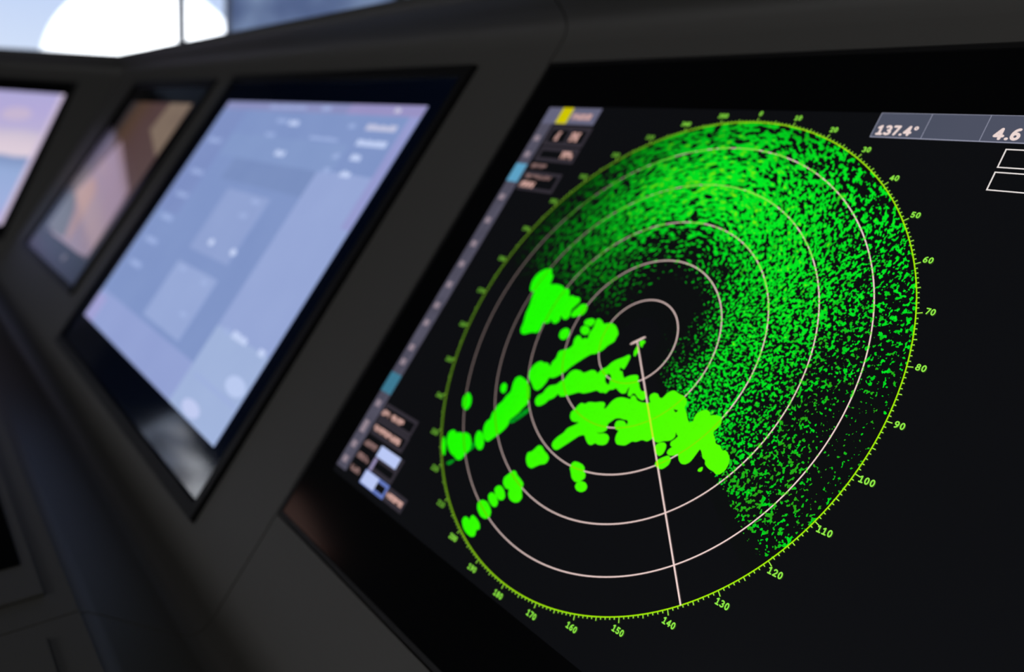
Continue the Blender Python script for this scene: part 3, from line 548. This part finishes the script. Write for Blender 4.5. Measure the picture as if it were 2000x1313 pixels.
# clutter disc
bm = bmesh.new(); NT, NR = 240, 50; g = []
for i in range(NT):
    th = 2 * math.pi * i / NT
    g.append([bm.verts.new((math.sin(th) * R * (.1 + .9 * j / NR), math.cos(th) * R * (.1 + .9 * j / NR), 0)) for j in range(NR + 1)])
for i in range(NT):
    tt = (i + .5) * 360 / NT
    if 124 < tt < 274: continue
    for j in range(NR): bm.faces.new((g[i][j], g[i][j + 1], g[(i + 1) % NT][j + 1], g[(i + 1) % NT][j]))
bmesh.ops.delete(bm, geom=[v for v in bm.verts if not v.link_faces], context='VERTS')
cl = finish('sea_clutter', bm, clutter_mat(), rd, recalc=False); cl.location = (0, 0, zl(1)); put_attrs(cl.data); cl['label'] = 'speckled bright green radar clutter'; cl['kind'] = 'stuff'
for p in cl.data.polygons:
    if p.normal.z < 0: cl.data.flip_normals(); break

ECH = screen('radar_echo_green', (.010, .98, .0, 1), 1.0)
ECH_E = screen('radar_echo_edge', (.0, .62, .03, 1), 1.0)
def echo_mat():
    m, t, b = newmat('radar_land_echo'); b.inputs['Base Color'].default_value = (.002, .002, .002, 1); b.inputs['Roughness'].default_value = .08
    tcn = t.nodes.new('ShaderNodeTexCoord'); sp = t.nodes.new('ShaderNodeSeparateXYZ'); mr = t.nodes.new('ShaderNodeMapRange')
    mr.inputs['From Min'].default_value = -.9 * R; mr.inputs['From Max'].default_value = .5 * R
    r_ = t.nodes.new('ShaderNodeValToRGB'); r_.color_ramp.elements[0].color = srgb(30, 252, 0); r_.color_ramp.elements[1].color = srgb(88, 255, 0); r_.color_ramp.elements[0].position = .25
    t.links.new(tcn.outputs['Object'], sp.inputs[0]); t.links.new(sp.outputs[0], mr.inputs['Value']); t.links.new(mr.outputs[0], r_.inputs[0])
    t.links.new(r_.outputs[0], b.inputs['Emission Color']); b.inputs['Emission Strength'].default_value = 1
    return m
ECH = echo_mat()
for pts, holes in ECHOES: poly('land_echo', pts, ECH, rd, zl(2), holes, smooth=2)
def inside(P, x, y):
    c_ = False; j = len(P) - 1
    for i in range(len(P)):
        if (P[i][1] > y) != (P[j][1] > y) and x < (P[j][0] - P[i][0]) * (y - P[i][1]) / (P[j][1] - P[i][1]) + P[i][0]: c_ = not c_
        j = i
    return c_
def over_land(x, y): return 1.0 if any(inside(P, x, y) and not any(inside(h, x, y) for h in H_) for P, H_ in ECHOES) else 0.0
# faint trailing edges of echoes (dark green fringes)
fr_m = screen('radar_faint_echo', srgb(0, 120, 22), 1.0, srgb(0, 40, 8), 260)
fr_m = screen('radar_faint_echo', srgb(0, 70, 14), 1.0, srgb(0, 190, 34), 420)
for pts in ([(-.423, -.493), (-.385, -.447), (-.366, -.419), (-.345, -.395), (-.333, -.412), (-.352, -.443), (-.385, -.485)], [(-.548, -.635), (-.528, -.619), (-.516, -.64), (-.53, -.663), (-.537, -.67)], [(-.626, -.751), (-.61, -.737), (-.587, -.723), (-.586, -.732), (-.6, -.755), (-.618, -.759)]):
    poly('faint_echo', pts, fr_m, rd, zl(1.5), smooth=1)

RING = line_mat('range_ring_pink', (.88, .66, .62, 1), srgb(130, 226, 0))
OUT = line_mat('bearing_circle_yellow_green', (.36, .80, .0, 1), srgb(160, 235, 0))
HEAD = line_mat('heading_line_pink', (.88, .66, .62, 1), srgb(205, 232, 40))
def ring(name, r, w_, mat, z, n=720):
    bm = bmesh.new(); q = []
    for i in range(n):
        th = 2 * math.pi * i / n
        q.append([bm.verts.new((math.sin(th) * R * s, math.cos(th) * R * s, 0)) for s in (r - w_ / 2, r, r + w_ / 2)])
    for i in range(n):
        a_, b_ = q[i], q[(i + 1) % n]
        for k in (0, 1): bm.faces.new((a_[k], b_[k], b_[k + 1], a_[k + 1]))
    for f in bm.faces: 
        if f.normal.z < 0: f.normal_flip()
    o = finish(name, bm, mat, rd, recalc=False); o.location = (0, 0, z)
    if o.data.polygons[0].normal.z < 0: o.data.flip_normals()
    put_attrs(o.data, over_land); return o
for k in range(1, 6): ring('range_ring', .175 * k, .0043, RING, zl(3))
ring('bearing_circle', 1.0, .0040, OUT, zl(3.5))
# heading line at 137.4 degrees and the own-ship bar
hd = math.radians(137.4); dx, dy = math.sin(hd), math.cos(hd)
bm = bmesh.new(); n = 160; w_ = .0029; prev = None
for i in range(n + 1):
    r_ = i / n; cur = [bm.verts.new(((dx * r_ + s * dy * w_) * R, (dy * r_ - s * dx * w_) * R, 0)) for s in (-1, 1)]
    if prev: bm.faces.new((prev[0], prev[1], cur[1], cur[0]))
    prev = cur
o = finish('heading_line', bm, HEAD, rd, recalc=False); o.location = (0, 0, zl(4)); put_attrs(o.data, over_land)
if o.data.polygons[0].normal.z < 0: o.data.flip_normals()
PINK = screen('graphic_pink_white', (.86, .64, .60, 1), 1.0)
ca, sa = .745, .667
def bar(x, y, L_, W_): return [(x + ca * a_ * L_ - sa * b_ * W_, y + sa * a_ * L_ + ca * b_ * W_) for a_, b_ in ((-1, -1), (1, -1), (1, 1), (-1, 1))]
poly('own_ship_bar', bar(.0035, .0015, .034, .0042), PINK, rd, zl(4.5), smooth=1)
# bearing scale and figures
TICK = screen('bearing_scale_green', (.36, .86, .06, 1), 1.0)
bm = bmesh.new()
for d in range(360):
    th = math.radians(d); L_ = .019 if d % 10 == 0 else (.0125 if d % 5 == 0 else .0085); w_ = .0016
    s, c_ = math.sin(th), math.cos(th); r0, r1 = 1.002, 1.0 + L_
    bm.faces.new([bm.verts.new(((s * r + c_ * k * w_) * R, (c_ * r - s * k * w_) * R, 0)) for r, k in ((r0, -1), (r0, 1), (r1, 1), (r1, -1))])
o = finish('bearing_scale', bm, TICK, rd, recalc=False); o.location = (0, 0, zl(3.5)); o['label'] = 'ring of fine green degree ticks'
if o.data.polygons[0].normal.z < 0: o.data.flip_normals()
FIG = screen('bearing_figures_green', (.27, .80, .06, 1), 1.0); FIG_D = screen('bearing_figures_falloff_green', (.27, .80, .06, 1), .55)  # left-hand figures get the same viewing falloff as lower emission
for d in range(0, 360, 10):
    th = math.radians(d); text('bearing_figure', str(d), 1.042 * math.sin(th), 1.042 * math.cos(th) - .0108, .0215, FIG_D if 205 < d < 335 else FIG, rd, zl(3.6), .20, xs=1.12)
# upper read-out bar and boxes
HB = screen('readout_bar_slate', srgb(70, 76, 92), 1.0, srgb(84, 86, 104), 12)
WHT = screen('graphic_white', (.80, .74, .72, 1), 1.0); LIN = screen('readout_line_lilac', srgb(150, 152, 172), 1.0)
rects('readout_bar', [(.506, .957, 2.40, 1.058)], HB, rd, zl(1))
rects('readout_line', [(.505, .9555, 2.40, .959), (.505, .957, .5075, 1.058), (.6865, .957, .6885, 1.058), (.877, .957, .879, 1.058), (.505, 1.0568, 2.4, 1.0585)], LIN, rd, zl(1.5))
TXT = screen('readout_text_pinkish', (.82, .66, .63, 1), 1.0)
text('bearing_readout', '137.4\u00b0', .519, .9665, .040, TXT, rd, zl(2), .235, 'LEFT', 1.04)
text('range_readout', '4.6', .912, .966, .044, TXT, rd, zl(2), .235, 'LEFT', 1.10)
framer('readout_frame', [(.967, .865, 1.9, .935)], .0042, WHT, rd, zl(1)); framer('readout_frame', [(.967, .783, 1.9, .851)], .0042, WHT, rd, zl(1))
# left menu column
MB = screen('menu_bar_grey_violet', srgb(66, 64, 78), 1.0, srgb(92, 90, 108), 60); MH = screen('menu_header_lilac', srgb(100, 100, 124), 1.0)
YEL = screen('yellow_flag', srgb(205, 195, 0), 1.0); CY = screen('cyan_flag', srgb(92, 160, 196), 1.0); CYD = screen('cyan_flag_dark', srgb(60, 120, 145), 1.0)
FRM = screen('menu_frame_grey', srgb(50, 46, 54), 1.0); BLU = screen('menu_key_pale_blue', srgb(186, 200, 245), 1.0); BLD = screen('menu_key_blue', srgb(100, 120, 190), 1.0)
STK = screen('menu_text_pink', srgb(226, 178, 168), 1.0); STD = screen('menu_text_dim', srgb(150, 118, 115), 1.0); STB = screen('menu_bar_text', srgb(176, 156, 166), 1.0)
rects('menu_bar', [(-1.345, -1.035, -1.25, .952)], MB, rd, zl(1)); rects('menu_header', [(-1.345, .952, -.94, 1.051)], MH, rd, zl(1))
rects('yellow_flag', [(-1.233, .955, -1.148, 1.051)], YEL, rd, zl(2))
rects('cyan_flag', [(-1.345, .594, -1.256, .703)], CY, rd, zl(2)); rects('cyan_flag', [(-1.345, -.630, -1.25, -.525)], CYD, rd, zl(2))
def strokes(name, x0, x1, y0, y1, mat, z, dens=1.0, gap=()):
    """illegible small print: rows of short strokes of uneven height"""
    rs = []; x = x0
    while x < x1 - .004:
        w_ = random.uniform(.004, .008)
        if not any(a_ < x < b_ for a_, b_ in gap):
            k = random.choice((0, 1, 2, 2)); yy0 = y0 + (0 if k != 1 else (y1 - y0) * .35); yy1 = y1 - (0 if k != 0 else (y1 - y0) * .35)
            rs.append((x, yy0, x + w_, yy1))
            if k == 2: rs.append((x, y1 - .005, min(x + w_ * 2, x1), y1))
        x += w_ + random.uniform(.003, .006) / dens
    return rects(name, rs, mat, rd, z)
strokes('menu_text', -1.125, -.985, .98, 1.015, STK, zl(2))
framer('menu_frame', [(-1.235, .822, -.928, .938), (-1.083, .822, -.928, .938)], .022, FRM, rd, zl(1.5))
framer('menu_frame', [(-1.225, .728, -.928, .814)], .022, FRM, rd, zl(1.5)); framer('menu_frame', [(-1.232, .556, -.950, .666)], .018, FRM, rd, zl(1.5))
strokes('menu_text', -1.165, -1.135, .853, .905, STK, zl(2)); strokes('menu_text', -1.05, -.985, .853, .905, STK, zl(2), 1.4); strokes('menu_text', -1.04, -.955, .752, .794, STK, zl(2), 1.3)
strokes('menu_text', -1.215, -1.10, .685, .71, STD, zl(2)); strokes('menu_text', -1.215, -1.02, .624, .648, STD, zl(2)); strokes('menu_text', -1.222, -1.11, .572, .606, STK, zl(2), 1.6)
framer('menu_frame', [(-1.24, -.748, -.94, -.669), (-1.235, -.828, -.936, -.750)], .017, FRM, rd, zl(1.5))
strokes('menu_text', -1.232, -1.04, -.727, -.700, STK, zl(2), 1.5, ((-1.165, -1.145),)); strokes('menu_text', -1.225, -.98, -.806, -.780, STK, zl(2), 1.5)
for y in (-.873, -.938, -1.002): strokes('menu_text', -1.228, -1.118 - (.02 if y < -1 else 0), y - .013, y + .013, STD, zl(2), 1.4)
framer('menu_frame', [(-1.092, -.966, -.885, -.845)], .020, FRM, rd, zl(1.5)); rects('menu_key', [(-1.093, -.899, -.914, -.846)], BLU, rd, zl(2))
rects('menu_frame', [(-1.092, -.915, -.89, -.899)], FRM, rd, zl(1.8)); rects('menu_frame', [(-1.092, -.966, -1.068, -.905)], screen('menu_edge_lilac', srgb(150, 140, 180), 1.0), rd, zl(1.9))
framer('menu_frame', [(-1.104, -1.036, -.724, -.972)], .018, FRM, rd, zl(1.5)); framer('menu_key', [(-1.104, -1.036, -.885, -.970)], .016, BLD, rd, zl(1.9)); rects('menu_key', [(-1.1, -1.032, -.978, -.972)], BLU, rd, zl(2.2))
strokes('menu_text', -.876, -.740, -1.016, -.992, STK, zl(2), 1.7)
bars = [(-1.31, y) for y in (.86, .76, .50, .36, .22, .10, -.02, -.14, -.24, -.38, -.46, -.69, -.80, -.83, -.91, -.99)]
rs = []
for x, y in bars:
    for k in range(3): rs.append((x + .014 * k - .012, y - .016, x + .014 * k - .004, y + .016))
rects('menu_bar_text', rs, STB, rd, zl(2))['kind'] = 'stuff'

# ================================================================== BLUE MONITOR
def blue(r, g, b_, r2=None): return screen('blue_picture', srgb(r, g, b_), 1.0, srgb(*(r2 or (r + 8, g + 8, b_ + 6))), 14)
mon2, bd = monitor('chart_monitor', PF, OPN2, (-6.37, -2.575, -1.395, 1.043), 'wide monitor with a bright washed-out blue picture, left of the radar monitor', glass=M['glass_glow_tint'], dispmat=blue(124, 145, 196), rim=.075, rimz=.03)
rects('picture_area', [(-3.52, -1.395, -2.575, .48)], blue(146, 163, 211), bd, zl(1))
rects('picture_area', [(-6.37, -1.395, -3.52, -1.1)], blue(142, 157, 208), bd, zl(1)); rects('picture_area', [(-3.52, -1.395, -2.575, -.80)], blue(156, 175, 216), bd, zl(2))
rects('picture_area', [(-5.25, .24, -3.52, .46)], blue(118, 139, 188), bd, zl(1)); rects('picture_area', [(-6.37, .46, -3.3, .70)], blue(127, 149, 198), bd, zl(1))
rects('header_strip', [(-6.37, .955, -2.575, 1.043)], blue(134, 139, 187), bd, zl(1)); rects('header_strip', [(-3.65, .955, -2.575, 1.043)], blue(148, 142, 192), bd, zl(2))
rects('side_strip', [(-2.70, .1, -2.575, .955)], blue(146, 151, 204), bd, zl(3))
rects('picture_area', [(-6.37, -.2, -5.7, .955)], blue(122, 140, 192), bd, zl(1.5))
rects('dialog_panel', [(-4.93, -.41, -3.99, .172)], blue(140, 158, 206), bd, zl(2)); rects('dialog_panel', [(-4.97, -1.055, -3.98, -.54)], blue(146, 164, 211), bd, zl(2))
TW = screen('picture_text_white', srgb(205, 218, 250), 1.0); TD = screen('picture_text_dim', srgb(158, 176, 220), 1.0); TP = screen('picture_text_warm', srgb(208, 206, 226), 1.0)
def marks(x0, x1, y, h, mat, n):
    rs = []; st = (x1 - x0) / n
    for k in range(n): rs.append((x0 + k * st, y - h / 2, x0 + k * st + st * .68, y + h / 2 * random.choice((1, .6, 1))))
    rects('picture_text', rs, mat, bd, zl(4))
marks(-3.2, -2.775, .855, .05, TP, 12); marks(-3.2, -2.775, .728, .05, TW, 12); marks(-3.15, -3.0, .609, .05, TW, 4); marks(-3.15, -3.0, .478, .05, TW, 4)
marks(-3.48, -3.38, .86, .045, TD, 3); marks(-3.43, -3.33, .603, .045, TD, 3); marks(-3.43, -3.33, .482, .045, TD, 3)
marks(-4.56, -4.36, .848, .05, TW, 4); marks(-4.45, -4.25, .56, .05, TW, 4); marks(-2.95, -2.86, 1.0, .04, TP, 2); marks(-4.12, -3.95, .997, .04, TD, 5); marks(-5.2, -4.4, .997, .03, TD, 12)
marks(-4.0, -3.5, .73, .03, TD, 10); marks(-4.85, -4.6, .86, .035, TD, 5); marks(-4.9, -4.7, .72, .035, TD, 5)
marks(-3.38, -3.25, -.805, .045, TD, 3); marks(-3.22, -2.95, -.795, .05, TW, 6); marks(-2.74, -2.64, -.798, .045, TW, 3)
marks(-4.36, -4.2, -.013, .04, TD, 3); marks(-4.3, -4.12, .12, .04, TD, 5); marks(-4.25, -4.12, -.60, .04, TD, 4); marks(-4.85, -4.7, -.584, .04, TD, 4); marks(-4.27, -4.12, -.876, .04, TD, 4)
poly('status_dot', ellipse_pts(-4.547, -.30, .055, .028), TW, bd, zl(4)); poly('status_dot', ellipse_pts(-4.026, -.305, .055, .028), TW, bd, zl(4))
for x, y in ((-5.9, .25), (-5.9, 0), (-5.9, -.25), (-5.9, -.5), (-6.0, .6), (-5.9, -.75)): marks(x - .2, x + .15, y, .05, TD, 6)
rects('picture_area', [(-3.41, -1.165, -2.60, -1.13)], TD, bd, zl(3)); poly('cloud_mark', ellipse_pts(-2.76, -1.05, .16, .06), screen('cloud_mark', srgb(186, 202, 240), 1.0), bd, zl(3), smooth=0)
poly('cloud_mark', ellipse_pts(-3.15, -1.33, .17, .05), screen('cloud_mark_2', srgb(192, 202, 240), 1.0), bd, zl(3))
rects('picture_area', [(-6.37, -1.395, -6.05, -1.15)], blue(156, 156, 208), bd, zl(2))

# ================================================================== NARROW PINKISH MONITOR
def cam_pic(): 
    m, t, b = newmat('video_picture'); b.inputs['Specular IOR Level'].default_value = .12; b.inputs['Base Color'].default_value = (.002, .002, .002, 1); b.inputs['Roughness'].default_value = .1
    tcn = t.nodes.new('ShaderNodeTexCoord'); mp = t.nodes.new('ShaderNodeMapping'); mp.inputs['Location'].default_value = (10.1 / 2.6, 0, 0); mp.inputs['Scale'].default_value = (1 / (2.6 * R), 1, 1)
    sp = t.nodes.new('ShaderNodeSeparateXYZ'); r_ = t.nodes.new('ShaderNodeValToRGB'); ce = r_.color_ramp.elements
    ce[0].position = 0; ce[0].color = srgb(44, 40, 44); ce[1].position = 1; ce[1].color = srgb(84, 66, 66)
    q = ce.new(.2); q.color = srgb(78, 58, 46); q = ce.new(.5); q.color = srgb(80, 60, 60)
    t.links.new(tcn.outputs['Object'], mp.inputs[0]); t.links.new(mp.outputs[0], sp.inputs[0]); t.links.new(sp.outputs[0], r_.inputs[0]); t.links.new(r_.outputs[0], b.inputs['Emission Color']); b.inputs['Emission Strength'].default_value = 1
    return m
SG = plain('matt_front_glass', (.003, .003, .0035, 1), .2, .12)
mon3, vd = monitor('video_monitor', PF, OPN3, (-10.15, -7.5, -.99, 1.0), 'narrow monitor with a dim brown and pink video picture, left of the blue one', dispmat=cam_pic(), glass=SG, rim=.06, rimz=.03)
poly('picture_patch', [(-8.45, .62), (-7.5, .30), (-7.5, 1.0), (-8.35, 1.0)], screen('beige_patch', srgb(136, 118, 102), 1.0, srgb(108, 92, 84), 30, spec=.12), vd, zl(1))
poly('picture_patch', [(-9.35, .42), (-7.66, -.14), (-7.5, -.95), (-7.9, -.99), (-9.6, -.99), (-9.85, -.36)], screen('pink_patch', srgb(130, 113, 126), 1.0, srgb(138, 112, 120), 16, spec=.12), vd, zl(1))
poly('picture_patch', [(-9.9, -.42), (-9.4, -.12), (-8.9, -.30), (-8.6, -.95), (-8.9, -.9), (-9.3, -.55)], screen('salmon_patch', srgb(158, 120, 110), 1.0, srgb(142, 116, 116), 16, spec=.12), vd, zl(2))
poly('picture_patch', [(-10.1, -.42), (-9.75, -.42), (-9.3, -.62), (-8.95, -.93), (-9.3, -.97), (-10.1, -.93)], screen('grey_patch', srgb(98, 95, 95), 1.0, srgb(88, 86, 88), 16, spec=.12), vd, zl(3))
poly('status_light', ellipse_pts(-8.35, -1.12, .10, .04), screen('amber_light', srgb(70, 52, 30), 1.0), mon3, ZD)

# ================================================================== SUNSET MONITOR IN THE WING
WM = Matrix.Rotation(0, 3, 'Z')
wx = (st_wing(0)(0, 0) - st_wing(1)(0, 0)).normalized(); wy = (st_wing(0)(*au(1, 0)) - st_wing(0)(0, 0)).normalized(); wz = wx.cross(wy)
WFm = Matrix((wx, wy, wz)).transposed(); WF = (st_wing(0)(0, 0), WFm)
def sunset():
    m, t, b = newmat('sunset_picture'); b.inputs['Base Color'].default_value = (.002, .002, .002, 1); b.inputs['Roughness'].default_value = .1
    tcn = t.nodes.new('ShaderNodeTexCoord'); sp = t.nodes.new('ShaderNodeSeparateXYZ'); mr = t.nodes.new('ShaderNodeMapRange')
    mr.inputs['From Min'].default_value = -1.19 * R; mr.inputs['From Max'].default_value = 1.06 * R
    r_ = t.nodes.new('ShaderNodeValToRGB'); ce = r_.color_ramp.elements
    ce[0].position = 0; ce[0].color = srgb(170, 160, 215); ce[1].position = 1; ce[1].color = srgb(176, 170, 216)
    for p_, c_ in ((.14, (160, 176, 222)), (.38, (150, 172, 216)), (.485, (128, 148, 192)), (.51, (224, 208, 220)), (.60, (218, 202, 216)), (.68, (204, 192, 212)), (.72, (186, 176, 214)), (.86, (180, 170, 216))):
        q = ce.new(p_); q.color = srgb(*c_)
    n = t.nodes.new('ShaderNodeTexNoise'); n.inputs['Scale'].default_value = 9; mm_ = t.nodes.new('ShaderNodeMath'); mm_.operation = 'MULTIPLY_ADD'; mm_.inputs[1].default_value = .07
    ad = t.nodes.new('ShaderNodeMath'); ad.operation = 'SUBTRACT'; ad.inputs[1].default_value = .035
    t.links.new(tcn.outputs['Object'], sp.inputs[0]); t.links.new(tcn.outputs['Object'], n.inputs['Vector']); t.links.new(sp.outputs[1], mr.inputs['Value'])
    t.links.new(n.outputs['Fac'], mm_.inputs[0]); t.links.new(mr.outputs[0], mm_.inputs[2]); t.links.new(mm_.outputs[0], ad.inputs[0]); t.links.new(ad.outputs[0], r_.inputs[0])
    t.links.new(r_.outputs[0], b.inputs['Emission Color']); b.inputs['Emission Strength'].default_value = 1
    return m
mon4, sd = monitor('video_monitor', WF, (-OPW[1], -OPW[0], OPW[2], OPW[3]), (-4.05, -.56, -1.18, 1.06), 'far left monitor cut by the frame, purple and pink sky over blue water on it', dispmat=sunset(), rim=.05, rimz=.02)
rects('picture_edge', [(-.64, -1.18, -.56, 1.06)], screen('pale_edge', srgb(206, 190, 216), 1.0), sd, zl(1))
poly('pale_cloud', ellipse_pts(-1.25, .66, .28, .12), screen('pale_cloud', srgb(198, 182, 210), 1.0), sd, zl(1))

# ------------------------------------------------------------------ inset pads on the desk
def deskframe(X): 
    y_ = Vector((0, DY, DZ)); x_ = Vector((1, 0, 0)); 
    X_ = PM @ x_; Yp = PM @ Vector((0, -DY, -DZ)); Zp = X_.cross(Yp)
    return (panel(X, *P1), Matrix((X_, Yp, Zp)).transposed())
fo, fr_ = deskframe(-4.0)
pad = empty('touch_pad', fo, fr_); tag(pad, 'black touch pad in a grey frame on the console desk, lower left corner', 'touch pad')
def dbox(name, x0, x1, s0, s1, z0, z1, mat, parent, bev=0):
    bm = bmesh.new(); boxr(bm, x0 * R, x1 * R, -s1 * R, -s0 * R, z0 * R, z1 * R)
    if bev: bmesh.ops.bevel(bm, geom=list(bm.edges), offset=bev * R, segments=2, affect='EDGES')
    return finish(name, bm, mat, parent)
dbox('frame', -2.4, 2.19, .112, 1.45, .001, .016, M['console'], pad, .004)
dbox('pad_surface', -2.2, 1.87, .165, 1.3, .0162, .022, M['glass'], pad, .002)
fo, fr_ = deskframe(0.4)
pl = empty('access_plate', fo, fr_); tag(pl, 'flat grey access plate on the desk in the bottom left corner of the view', 'cover plate')
dbox('plate', -1.85, 1.9, .155, 1.5, .001, .014, M['console'], pl, .004)

# ------------------------------------------------------------------ unseen amber lamp added on the left wall to make the radar glass reflection
lamp = empty('added_wall_lamp', world(XL, 15.2, 1.3)); tag(lamp, 'unseen amber lamp added to make the orange reflection low in the radar glass', 'lamp')
inv = lamp.matrix_world.inverted()
for nm, X0, X1, a0, a1, u0, u1, mt in (('lamp_housing', XL, XL + .35, 13.7, 16.9, 1.3, 3.1, M['frame']), ('diffuser', XL + .35, XL + .55, 13.85, 16.75, 1.45, 2.95, screen('amber_diffuser', (.28, .08, .035, 1), 1.0))):
    bm = bmesh.new(); p, q = world(X0, a0, u0), world(X1, a1, u1); boxr(bm, p.x, q.x, p.y, q.y, p.z, q.z); bmesh.ops.transform(bm, matrix=inv, verts=bm.verts); finish(nm, bm, mt, lamp)

cp = empty('added_ceiling_fill', world(7.0, 8.0, 7.45)); S(cp)  # unseen fixture added around the fill lamp
inv = cp.matrix_world.inverted()
for nm, h_, u0, u1, mt in (('housing', 2.3, 7.42, 7.6, M['frame']), ('diffuser', 2.1, 7.36, 7.42, screen('fill_diffuser', (1, .95, .88, 1), 2.0))):
    bm = bmesh.new(); p, q = world(7 - h_, 8 - 2 * h_, u0), world(7 + h_, 8 + 2 * h_, u1); boxr(bm, p.x, q.x, p.y, q.y, p.z, q.z); bmesh.ops.transform(bm, matrix=inv, verts=bm.verts); finish(nm, bm, mt, cp)
